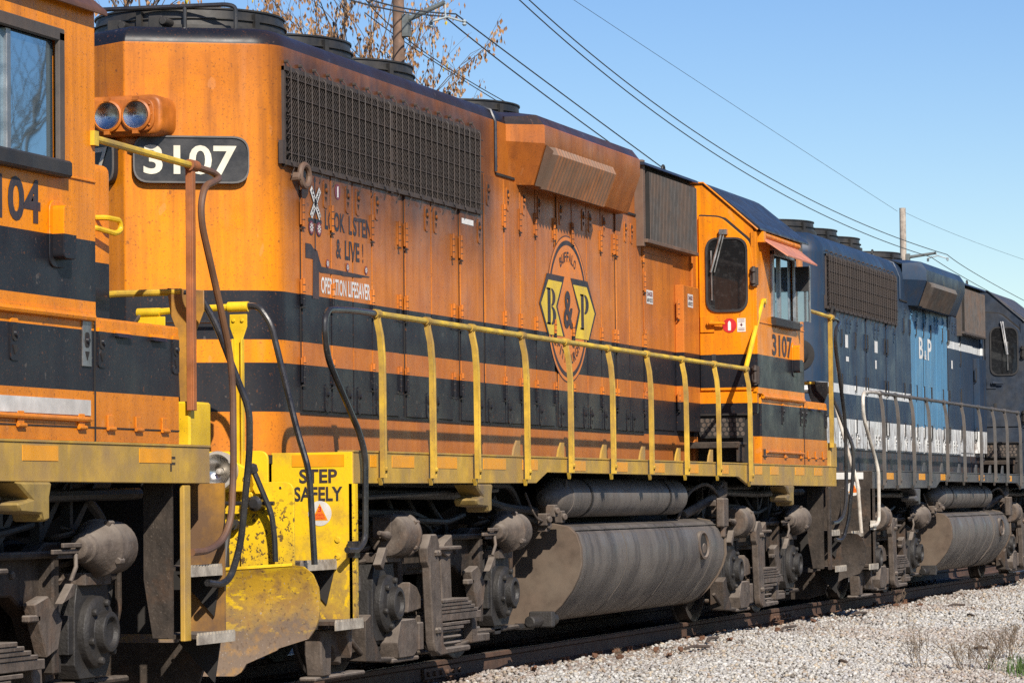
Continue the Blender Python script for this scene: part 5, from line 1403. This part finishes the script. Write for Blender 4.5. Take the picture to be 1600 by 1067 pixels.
SBLUE = dict(S3107, id='blue', hood=P_BLUE, cab=P_BLUECAB, roof_r=.27, roof_z=4.49, dark=M_UNDER, hinge=M_UNDER, louvre=M_LOUVRED, ring=M_UNDER, sill=M_GREYS, pad=M_GREYS, rail=M_GREYR, rail2=M_GREYR,
             stanmat=M_GREYR, endrail=M_CREAMP, diag=False, pilot=M_GRIME, pilot2=M_GRIME, plow=M_GRIME, cabroof=simple('blue_cab_roof', (.05, .048, .05), .5, dirt=(.12, .09, .08)),
             refl=[(-7.2, .42), (-5.1, .42), (-3.55, .42), (-.55, .45), (1.95, .40)], grille=(-7.56, -3.25, 3.58, 4.19), awn=False, zs=.98,
             anti=M_GREYS, flange=M_GRIME, post=M_GREYR, pipe1=M_CREAMP, pipe2=M_CREAMP, endst=M_GREYR,
             stan=[-7.54, -6.60, -5.60, -4.50, -3.22, -1.89, -.53, .67, 1.78, 3.03])
GRP = 'locomotives coupled nose to tail on the track'
r1, h1 = locomotive('locomotive', 'orange and black diesel locomotive numbered 3107 on its end, full length, between two others', 0, S3107, 'all', GRP)
hood_graphics(r1, h1)
r0, h0 = locomotive('locomotive', 'orange locomotive at the left edge showing only its cab window, nose and front steps', -18.03, S3104, 'front', GRP)
r2, h2 = locomotive('locomotive', 'dark blue diesel locomotive with white stripes and light blue panel, farthest along the track', 17.62, SBLUE, 'all', GRP)
blue_graphics(r2, h2)
# road numbers on the cab sides
def cab_number(root, txt, x, z, w, h):
    t = MB(); put_text(t, txt, (x, -1.543, z), (1, 0, 0), (0, 0, 1), w, h, .03); t.build('cab_number', M_DARKT, root)
cab_number(r1, '3107', 4.36, 2.685, .92, .225)
cab_number(r0, '3104', 18.03-13.62, 2.715, .765, .232)
# trucks: built once, copied under every locomotive
tr = make_truck(r1, -5.18)
for root, xb in ((r1, 5.18), (r0, -5.18), (r0, 5.18), (r2, -5.18), (r2, 5.18)):
    c = copy_tree(tr, root); c.location = (xb, 0, 0)

# ================================================================ ground, track, ballast
def gz(x, y):
    """height of the ballast surface"""
    d = abs(y)
    z = -.155 - .03*max(0, min(1, (d-1.0)/.5)) - .14*max(0, d-1.6)*.55
    return max(z, -.62) + .015*math.sin(x*.9+y*1.7)+.012*math.sin(x*2.3-y*2.9)

g = G('field_ground')
col = g.mix(g.rng(g.noise(.6, 6), .35, .65), (.16, .13, .085), (.10, .095, .05))
g.bump(g.noise(3, 5), .3, .05)
M_FIELD = g.out(col, .95, 0, .1)
b = MB(); b.add([(-900, -900, -.66), (2500, -900, -.66), (2500, 1200, -.66), (-900, 1200, -.66)], [(0, 1, 2, 3)])
tag(b.build('ground', M_FIELD), kind='structure')

g = G('ballast_base')
col = g.mix(g.rng(g.noise(38, 4, .6), .35, .65), (.12, .10, .08), (.26, .23, .19))
x, y, z = g.xyz()
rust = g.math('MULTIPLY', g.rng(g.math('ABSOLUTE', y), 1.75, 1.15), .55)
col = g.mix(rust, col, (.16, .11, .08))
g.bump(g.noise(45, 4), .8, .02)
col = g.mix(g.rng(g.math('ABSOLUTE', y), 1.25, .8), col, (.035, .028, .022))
M_BED = g.out(col, .95, 0, .1)
xs = np.arange(-40, 150.1, 1.0); ys = np.concatenate([np.arange(-9, 3.01, .3), [5, 8]])
V = [(float(x), float(y), gz(x, y)-.012) for x in xs for y in ys]; n = len(ys)
F = [(i*n+j, (i+1)*n+j, (i+1)*n+j+1, i*n+j+1) for i in range(len(xs)-1) for j in range(n-1)]
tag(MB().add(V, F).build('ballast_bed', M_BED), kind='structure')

def stones(name, regions, mat):
    """crushed stone as one mesh of small broken lumps, each with its own colour"""
    base = []
    for k in range(10):
        bm = bmesh.new(); bmesh.ops.create_icosphere(bm, subdivisions=1, radius=1)
        v = np.array([p.co[:] for p in bm.verts]); f = np.array([[q.index for q in p.verts] for p in bm.faces]); bm.free()
        v = v*RNG.uniform(.5, 1.25, (len(v), 1))*np.array([1, RNG.uniform(.6, .95), RNG.uniform(.45, .8)])
        base.append(v)
    nf = len(f); nv = len(base[0])
    P = []
    for (x0, x1, y0, y1, dens, smin, smax) in regions:
        k = int((x1-x0)*(y1-y0)*dens)
        P.append(np.stack([RNG.uniform(x0, x1, k), RNG.uniform(y0, y1, k), RNG.uniform(smin, smax, k)], 1))
    P = np.concatenate(P); N = len(P)
    B = np.array(base)[RNG.integers(0, 10, N)]
    a = RNG.uniform(0, 2*PI, N); t = RNG.uniform(-.7, .7, N); t2 = RNG.uniform(-.7, .7, N)
    def rot(V, ang, i, j):
        c, s_ = np.cos(ang)[:, None], np.sin(ang)[:, None]
        vi, vj = V[..., i].copy(), V[..., j].copy()
        V[..., i] = c*vi-s_*vj; V[..., j] = s_*vi+c*vj
    B = B.copy(); rot(B, t, 0, 2); rot(B, t2, 1, 2); rot(B, a, 0, 1)
    B *= P[:, 2][:, None, None]
    z = np.array([gz(px, py) for px, py in P[:, :2]])+P[:, 2]*RNG.uniform(-.35, .75, N)
    B[..., 0] += P[:, 0][:, None]; B[..., 1] += P[:, 1][:, None]; B[..., 2] += z[:, None]
    co = B.reshape(-1, 3)
    faces = (f[None]+np.arange(N)[:, None, None]*nv).reshape(-1, 3)
    me = bpy.data.meshes.new(name)
    me.vertices.add(len(co)); me.vertices.foreach_set('co', co.astype(np.float32).ravel())
    me.loops.add(faces.size); me.loops.foreach_set('vertex_index', faces.astype(np.int32).ravel())
    me.polygons.add(len(faces)); me.polygons.foreach_set('loop_start', np.arange(0, faces.size, 3, dtype=np.int32)); 
    me.update(calc_edges=True); me.validate()
    pal = np.array([(.56, .53, .47), (.66, .63, .57), (.46, .43, .38), (.56, .46, .33), (.50, .48, .45), (.36, .32, .27), (.60, .56, .48), (.20, .17, .14), (.42, .32, .23)])
    pr = np.array([.22, .17, .15, .09, .16, .08, .08, .02, .03]); pr /= pr.sum()
    c = pal[RNG.choice(len(pal), N, p=pr)]*RNG.uniform(.7, .98, (N, 1))
    c = c*np.array([.965, .985, 1.03])
    near = np.clip((2.1-np.abs(P[:, 1])+.35*np.sin(P[:, 0]*1.3)*np.sin(P[:, 0]*.37))/.95, 0, 1)*RNG.uniform(0, 1.25, N); near = np.clip(np.where(RNG.uniform(0, 1, N) < .75, near, 0), 0, 1)
    c = c*(1-near[:, None]*.8)+np.array([.17, .10, .065])*near[:, None]*.8
    patch = ((np.sin(P[:, 0]*.55+1)*np.sin(P[:, 0]*.23+P[:, 1]*1.1)) > .55)*RNG.uniform(0, .55, N)
    c = c*(1-patch[:, None])+np.array([.28, .19, .14])*patch[:, None]
    at = me.color_attributes.new('stone', 'FLOAT_COLOR', 'POINT')
    at.data.foreach_set('color', np.repeat(np.concatenate([c, np.ones((N, 1))], 1), nv, 0).astype(np.float32).ravel())
    me.materials.append(mat)
    o = bpy.data.objects.new(name, me); COL.objects.link(o); tag(o, kind='stuff'); return o
g = G('crushed_stone')
ca = g.n('VertexColor', layer_name='stone').outputs[0]
col = g.mix(g.rng(g.noise(60, 4), .3, .7, 0, .35), ca, (.30, .27, .24))
M_STONE = g.out(col, .9, 0, .2)
stones('gravel', [(-6.5, 8, -5.6, -1.0, 1050, .011, .031), (8, 24, -4.6, -1.0, 560, .015, .036), (24, 60, -3.6, -.95, 150, .03, .055)], M_STONE)

M_RAIL = simple('rail_rust', (.115, .062, .040), .75, .15, dirt=(.06, .04, .03), dirt_amt=.6, scale=9, streak=.3)
M_RAILTOP = simple('rail_worn_top', (.27, .22, .19), .38, .75, var=.2)
M_TIE = simple('tie_wood', (.085, .062, .048), .9, dirt=(.16, .13, .10), dirt_amt=.7, bump=.6)
M_PLATE = simple('tie_plate_rust', (.16, .075, .04), .8, dirt=(.08, .045, .03))
for s in (-1, 1):
    b = MB()
    y0 = s*.755
    pr_ = [(-.07, -.172), (.07, -.172), (.07, -.160), (.014, -.142), (.0095, -.05), (.036, -.036), (.036, -.008), (.026, -.0005), (-.026, -.0005), (-.036, -.008), (-.036, -.036), (-.0095, -.05), (-.014, -.142), (-.07, -.160)]
    b.prism([(y0+a, z) for a, z in pr_], 'x', -45, 160)
    r = b.build('rail', M_RAIL)
    tag(r, 'near rusty steel rail under the wheels beside the pale gravel' if s < 0 else 'far rusty steel rail in the shade under the train', 'rail', 'rails of the track')
    t = MB(); t.box(-45, 160, y0-.024, y0+.024, -.001, .0006); t.build('rail_head', M_RAILTOP, r)
    if s < 0:
        for x in (-4.05, 7.9):
            j = MB(); j.prism([(y0-.045, -.135), (y0-.012, -.135), (y0-.012, -.05), (y0-.036, -.05)], 'x', x-.45, x+.45)
            for k in range(6): j.lathe((x-.38+.152*k, y0-.03, -.095), (0, -1, 0), [(0, .022), (.03, .022), (.035, .012)], 6)
            j.build('joint_bar', M_RAIL, r, bevel=.004)
tb = MB(); tb.box(-.115, .115, -1.30, 1.30, -.36, -.186); tme = tb.mesh('tie', bevel=.012)
pb = MB(); pb.box(-.10, .10, -.19, .19, -.186, -.172)
for dx, dy in ((-.06, -.10), (.06, .10), (.06, -.10)):
    pb.box(dx-.009, dx+.009, dy-.009, dy+.009, -.18, -.135); pb.box(dx-.016, dx+.016, dy-.02+(.008 if dy < 0 else -.008), dy+.02+(.008 if dy < 0 else -.008), -.140, -.128)
pme = pb.mesh('tie_plate')
for k in range(72):
    x = -12+.53*k+random.uniform(-.04, .04)
    t = link(tme, 'tie', M_TIE, None, (x, random.uniform(-.04, .04), -.002)); t.rotation_euler = (0, 0, random.uniform(-.012, .012))
    tag(t, 'weathered wooden tie half buried in gravel under the rails', 'railroad tie', 'ties under the track')
    for s in (-1, 1): link(pme, 'tie_plate', M_PLATE, t, (0, s*.755-t.location.y, .002))
# loose rusty scraps by the rail and dry sticks on the gravel
random.seed(21)
for k in range(14):
    x = random.choice([random.uniform(-3.5, 4), random.uniform(4, 16)]); y = random.uniform(-1.5, -.98); a = random.uniform(-.5, .5)
    L_ = random.uniform(.05, .11); b = MB(); b.box(-L_/2, L_/2, -.014, .014, 0, .022); b.box(L_/2-.03, L_/2, -.024, .024, .0, .03)
    o = b.build('rail_spike', M_PLATE, None, bevel=.003, loc=(x, y, gz(x, y)+.035)); o.rotation_euler = (random.uniform(-.3, .3), random.uniform(-.4, .4), a)
    tag(o, 'rusty spike lying loose on the gravel along the near rail', 'rail spike', 'loose spikes by the rail')
M_STICK = simple('dry_stick', (.085, .06, .045), .9)
for i, (x, y, L_, a) in enumerate(((2.6, -1.30, .9, .15), (1.2, -1.5, .6, -.1), (5.5, -1.4, 1.1, .1), (9.5, -1.35, .7, .0), (11.0, -2.4, .3, .5), (4.5, -3.6, .2, 1.0), (.6, -3.0, .18, .7), (13.5, -1.8, .5, -.2))):
    b = MB(); b.tube([(-L_/2, 0, .03), (-.1*L_, .02, .045), (L_/2, -.02, .03)], .014, 6)
    o = b.build('stick', M_STICK, None, loc=(x, y, gz(x, y)+.02)); o.rotation_euler = (0, 0, a)
    tag(o, ['dry stick by the near rail left of the middle locomotive steps', 'short dry stick below the fuel tank', 'long dry stick by the rail below the front truck of the middle locomotive', 'dry stick by the rail below the coupling', 'dark dry stick far up on the open gravel', 'short dark stick in the middle of the open gravel', 'small dark stick near the lower left of the gravel', 'dry stick by the rail below the blue locomotive'][i], 'stick', 'sticks on the gravel')

def wood(name, x0, x1, y, h, n, label, seed):
    r = np.random.default_rng(seed)
    x = r.uniform(x0, x1, n); top = h*(.62+.25*np.sin(x*.05+seed)+.13*np.sin(x*.17)+.1*np.sin(x*.61))
    z = -.66+top*r.uniform(0, 1, n)**.7; yy = y+r.normal(0, 5, n); sz = r.uniform(.5, 1.3, n)
    a = r.uniform(0, 2*PI, n); t = r.uniform(-.9, .9, n)
    ux = np.stack([np.cos(a), np.sin(a)*.6, t*.5], 1)*sz[:, None]; uz = np.stack([-t*.4, np.sin(a*2)*.4, np.ones(n)], 1)*sz[:, None]*.8
    c = np.stack([x, yy, z], 1); V = np.stack([c-ux-uz*.4, c+ux*.4-uz, c+ux+uz*.3, c-ux*.3+uz], 1).reshape(-1, 3)
    me = bpy.data.meshes.new(name); me.from_pydata([tuple(v) for v in V], [], [(4*i, 4*i+1, 4*i+2, 4*i+3) for i in range(n)])
    me.materials.append(M_WOOD); o = bpy.data.objects.new(name, me); COL.objects.link(o); tag(o, label, kind='stuff')
g = G('autumn_wood')
M_WOOD = g.out(g.mix(g.rng(g.noise(.12, 4), .35, .65), (.055, .05, .025), (.11, .07, .035)), .9, 0, .1)
wood('far_wood', -250, 420, -150, 13, 9000, 'far autumn wood across the field on the sunny side', 3)
wood('far_wood', -150, 700, 190, 9, 9000, 'low autumn wood far behind the train', 5)

# ================================================================ weeds
M_WEED = simple('dry_weed', (.17, .125, .085), .9, var=.35, scale=30)
M_GRASS = simple('green_grass', (.075, .13, .03), .7, var=.35, scale=30)
def weed(name, x, y, h, n, spread, label, group):
    r = random.Random(int(x*100+y*10)); b = MB(); z = gz(x, y)
    def br(p, d, L_, w, dep):
        q = p+d*L_
        mid = p+d*L_*.5+Vector((r.uniform(-1, 1), r.uniform(-1, 1), r.uniform(-.3, .6)))*L_*.07
        b.tube([p, mid, q], [w, w*.6], 4, caps=False)
        if dep > 0:
            for k in range(r.randint(3, 4)):
                t = r.uniform(.3, 1); nd = (d+Vector((r.uniform(-1, 1), r.uniform(-1, 1), r.uniform(-.25, .55)))*.75).normalized()
                br(p+d*L_*t, nd, L_*r.uniform(.4, .65), w*.6, dep-1)
    for k in range(n):
        d = Vector((r.uniform(-1, 1)*spread, r.uniform(-1, 1)*spread, 1)).normalized()
        br(Vector((r.uniform(-.06, .06), r.uniform(-.06, .06), 0)), d, h*r.uniform(.45, .7), .0035, 3)
    o = b.build(name, M_WEED, None, loc=(x, y, z)); tag(o, label, 'weed', group); return o
weed('dry_weed', 1.05, -3.62, .46, 6, .45, 'bare branching dry weed standing alone at the bottom edge of the gravel', 'dry weeds in the gravel')
weed('dry_weed', 1.6, -4.15, .42, 11, .8, 'wide tangle of dry brown weed in front of the green grass', 'dry weeds in the gravel')
weed('dry_weed', 3.4, -4.05, .42, 11, .9, 'dry brown weed behind the tangle at the right edge', 'dry weeds in the gravel')
weed('dry_weed', 1.2, -4.0, .36, 9, .9, 'low dry weed just left of the green grass tuft', 'dry weeds in the gravel')
weed('dry_weed', 8.5, -3.3, .14, 4, .8, 'tiny dry weed far up the gravel slope', 'dry weeds in the gravel')
weed('dry_weed', -.35, -1.18, .12, 5, .8, 'small dark dry tuft at the foot of the near rail under the fuel tank', 'dry weeds in the gravel')
weed('dry_weed', 12.4, -1.25, .3, 6, .5, 'dry weed by the rail under the coupling to the blue locomotive', 'dry weeds in the gravel')
r = random.Random(5); b = MB()
for k in range(420):
    x, y = r.gauss(0, .35), r.gauss(0, .16); L_ = r.uniform(.08, .22); a = r.uniform(0, 2*PI); l = r.uniform(.2, .9)
    p = Vector((x, y, 0)); q = p+Vector((math.cos(a)*l*.5, math.sin(a)*l*.5, 1))*L_; e = p+Vector((math.cos(a)*l, math.sin(a)*l, .8))*L_*1.4
    s_ = Vector((-math.sin(a), math.cos(a), 0))*.004
    b.add([p-s_, p+s_, q+s_*.8, q-s_*.8, e], [(0, 1, 2, 3), (3, 2, 4)])
o = b.build('grass_tuft', M_GRASS, None, loc=(1.75, -4.56, gz(1.75, -4.56)-.02)); tag(o, 'tuft of green grass in the lower right corner of the gravel', 'grass', kind='stuff')

# ================================================================ trees, poles, wires
M_BARK = simple('bark', (.105, .078, .06), .9, bump=.6)
g = G('dry_leaf')
rnd = g.n('VertexColor', layer_name='leaf').outputs[0]
M_LEAF = g.out(rnd, .7, 0, .25)
def tree(name, x, y, h, seed, leaf, label, spread=.5, base=.16, z0=-.66, group=None, nl=1.0, up=.35):
    r = random.Random(seed)
    root = empty(name, (x, y, z0)); tag(root, label, 'tree', group)
    tb, br, tips = MB(), MB(), []
    top = Vector((r.uniform(-.4, .4), r.uniform(-.4, .4), h*.55))
    trunk = [Vector((0, 0, 0)), top*.33+Vector((.1, .05, 0)), top*.66, top]
    tb.tube(trunk, [base, base*.42], 10)
    def grow(p, d, L_, w, dep):
        pts = [p]; dd = d.copy()
        for k in range(4):
            dd = (dd+Vector((r.uniform(-1, 1), r.uniform(-1, 1), r.uniform(-.5, 1)*up))*.16).normalized(); pts.append(pts[-1]+dd*L_/4)
        br.tube(pts, [w, w*.5], 5 if dep > 1 else 4, caps=False)
        if dep <= 1: tips.extend(pts[1:])
        if dep > 0:
            for k in range(4 if dep > 1 else 3):
                t = r.uniform(.35, 1.0); i = min(3, int(t*4)); q = pts[i].lerp(pts[i+1], t*4-i)
                nd = (dd+Vector((r.uniform(-1, 1), r.uniform(-1, 1), r.uniform(-.3, .8)))*spread*1.3).normalized()
                grow(q, nd, L_*r.uniform(.5, .72), w*.5, dep-1)
    for k in range(7):
        t = .45+.55*k/6; p = top*t; a = k*2.4+r.uniform(-.3, .3)
        d = Vector((math.cos(a)*spread*1.2, math.sin(a)*spread*1.2, .9)).normalized()
        grow(p, d, h*.30*(1.2-.4*t), base*.34*(1.2-t*.6), 3)
    grow(top, Vector((0, 0, 1)), h*.33, base*.36, 3)
    tb.build('trunk', M_BARK, root); br.build('branches', M_BARK, root)
    if leaf:
        pal = [(.30, .17, .085), (.38, .235, .13), (.20, .105, .05), (.42, .28, .17), (.34, .18, .075), (.42, .34, .04)]
        lb = MB(); cols = []
        for p in tips:
            if r.random() > .9*nl: continue
            c = pal[r.choices(range(6), [5, 5, 4, 3, 3, .25])[0]]
            for k in range(r.randint(1, 4)):
                o = p+Vector((r.gauss(0, .06), r.gauss(0, .06), -r.uniform(.0, .16))); a = r.uniform(0, 2*PI); L_ = r.uniform(.08, .15); w = r.uniform(.022, .04)
                ux = Vector((math.cos(a), math.sin(a), r.uniform(-.3, .3))); dn = Vector((r.uniform(-.25, .25), r.uniform(-.25, .25), -1)).normalized()
                n_ = ux.cross(dn)*.02
                lb.add([o, o+dn*L_*.45+ux*w, o+dn*L_, o+dn*L_*.45-ux*w, o+dn*L_*.5+n_], [(0, 1, 4), (1, 2, 4), (2, 3, 4), (3, 0, 4)])
                f = r.uniform(.8, 1.2); cols += [(c[0]*f, c[1]*f, c[2]*f, 1)]*5
        me = lb.mesh('dry_leaves')
        at = me.color_attributes.new('leaf', 'FLOAT_COLOR', 'POINT'); at.data.foreach_set('color', np.array(cols, dtype=np.float32).ravel())
        link(me, 'dry_leaves', M_LEAF, root)
    return root
tree('dry_tree', 34.0, 14.0, 13.2, 11, True, 'slender tree with hanging dry brown leaves rising behind the roof fans beside the pole', .42, group='dry trees behind the train', nl=1.4)
tree('dry_tree', 39.4, 14.0, 11.2, 4, True, 'smaller dry tree to the right of the pole above the hood roof', .55, .12, group='dry trees behind the train', nl=1.4)
tree('dry_tree', 37.2, 15.0, 12.2, 57, True, 'dense rusty brown tree directly behind the wooden pole', .42, .12, group='dry trees behind the train', nl=1.4)
tree('dry_tree', 26.0, 14.0, 12.4, 23, True, 'thin dry tree showing over the roof behind the first fan at the left', .5, .13, group='dry trees behind the train', nl=.7)
tree('dry_tree', 21.5, 14.0, 11.8, 31, True, 'thin dry tree at the far left between the two orange locomotives', .5, .13, group='dry trees behind the train', nl=.7)
tree('bare_tree', 30.0, -22.5, 13.5, 8, False, 'leafless tree mirrored in the cab window at the left', .55, .15, group='bare trees mirrored in the cab window', up=.5)
tree('bare_tree', 25.0, -21.0, 12.0, 18, False, 'second leafless tree mirrored in the same cab window', .6, .14, group='bare trees mirrored in the cab window', up=.5)

M_POLE = simple('pole_wood', (.20, .125, .088), .9, var=.3, bump=.5, streak=.5, dirt=(.10, .06, .04))
M_POLEL = simple('pole_wood_pale', (.42, .36, .30), .9, var=.3, bump=.5, streak=.6, dirt=(.2, .15, .12))
M_ARM = simple('arm_grey', (.14, .155, .155), .7, .2)
M_INS = simple('insulator', (.33, .38, .40), .3)
def pole(x, y, top, mat, label, arm_z, arm_l, rise):
    root = empty('utility_pole', (x, y, -.66)); tag(root, label, 'utility pole', 'utility poles beyond the train')
    b = MB(); b.tube([(0, 0, 0), (0, 0, top+.66)], [.125, .105], 14); b.build('pole_shaft', mat, root)
    z = arm_z+.66
    b = MB(); b.tube([(0, -.13, z), (0, -.13-arm_l, z+rise)], [.055, .045], 10); b.box(-.09, .09, -.22, -.10, z-.30, z+.12)
    b.build('bracket_arm', M_ARM, root)
    yo = -.13-arm_l; 
    b = MB(); b.tube([(0, yo, z+rise), (0, yo-.01, z+.02)], .018, 6); b.tube([(-.1, yo+.28, z-.06), (0, yo-.05, z+.03), (.05, yo-.38, z-.08)], .022, 8)
    for q in (.28, -.38): b.lathe((0, yo+q, z-.16), (0, 0, 1), [(0, .02), (.03, .045), (.06, .03), (.09, .045), (.12, .02)], 12)
    b.build('insulator', M_INS, root)
    return yo, z-.66
pole(30.2, 11.5, 15.5, M_POLE, 'brown wooden pole behind the roof fans with a grey arm to the right', 10.3, .80, .31)
pole(81.14, 11.5, 10.88, M_POLEL, 'pale weathered pole top above the blue locomotive with a grey arm', 9.22, .98, .12)
M_WIRE = simple('wire', (.045, .05, .055), .5)
def wire(pts, r, label):
    # smooth curve through three points (sagging line)
    A, B, C = [Vector(p) for p in pts]; P = []
    for k in range(41):
        t = k/40; P.append(A*(2*(t-.5)*(t-1))+B*(4*t*(1-t))+C*(2*t*(t-.5)))
    o = MB().tube(P, r*.62, 6).build('power_line', M_WIRE); tag(o, label, 'power line', 'power lines beyond the train'); return o
WIRES = [([(26.3, 9.9, 12.23), (50.27, 10.2, 9.81), (83.33, 10.4, 9.43)], 0.022, 'upper of the paired lines crossing the sky to the pale pole'), ([(26.19, 10.1, 12.28), (50.1, 10.4, 9.73), (81.94, 10.7, 9.26)], 0.022, 'lower of the paired lines crossing the sky to the pale pole'), ([(33.24, 11.5, 12.79), (57.45, 11.5, 11.68), (80.21, 11.5, 10.7)], 0.01, 'thin single line running highest across the sky to the pole top'), ([(81.36, 11.5, 10.77), (95.25, 11.5, 10.77), (115.17, 11.5, 11.03)], 0.01, 'thin single line leaving the pale pole to the right'), ([(30.93, 10.6, 10.49), (38.78, 10.8, 9.85), (52.59, 11.2, 8.81)], 0.024, 'line drooping from the brown pole arm behind the hood, upper'), ([(31.14, 10.9, 10.49), (38.35, 11.1, 9.82), (49.93, 11.5, 8.99)], 0.024, 'line drooping from the brown pole arm behind the hood, lower'), ([(25.59, 10.8, 10.16), (28.3, 10.8, 10.26), (30.93, 10.6, 10.49)], 0.024, 'line coming in from the left to the end of the brown pole arm'), ([(26.13, 11.0, 10.11), (28.69, 11.0, 10.26), (31.14, 10.9, 10.49)], 0.024, 'second line coming in from the left to the brown pole arm'), ([(29.94, 12.2, 10.95), (32.86, 12.2, 10.3), (39.6, 12.2, 9.77)], 0.018, 'faint lower line passing behind the brown pole, upper'), ([(30.83, 12.4, 10.6), (34.22, 12.4, 10.23), (39.31, 12.4, 9.82)], 0.018, 'faint lower line passing behind the brown pole, lower'), ([(83.33, 10.4, 9.43), (91.9, 10.5, 9.1), (108.64, 10.6, 8.7)], 0.022, 'upper line leaving the pale pole arm over the blue locomotive'), ([(81.94, 10.7, 9.26), (92.28, 10.8, 8.89), (110.68, 10.9, 8.41)], 0.022, 'lower line leaving the pale pole arm over the blue locomotive')]
for p, r, lab in WIRES: wire(p, r, lab)
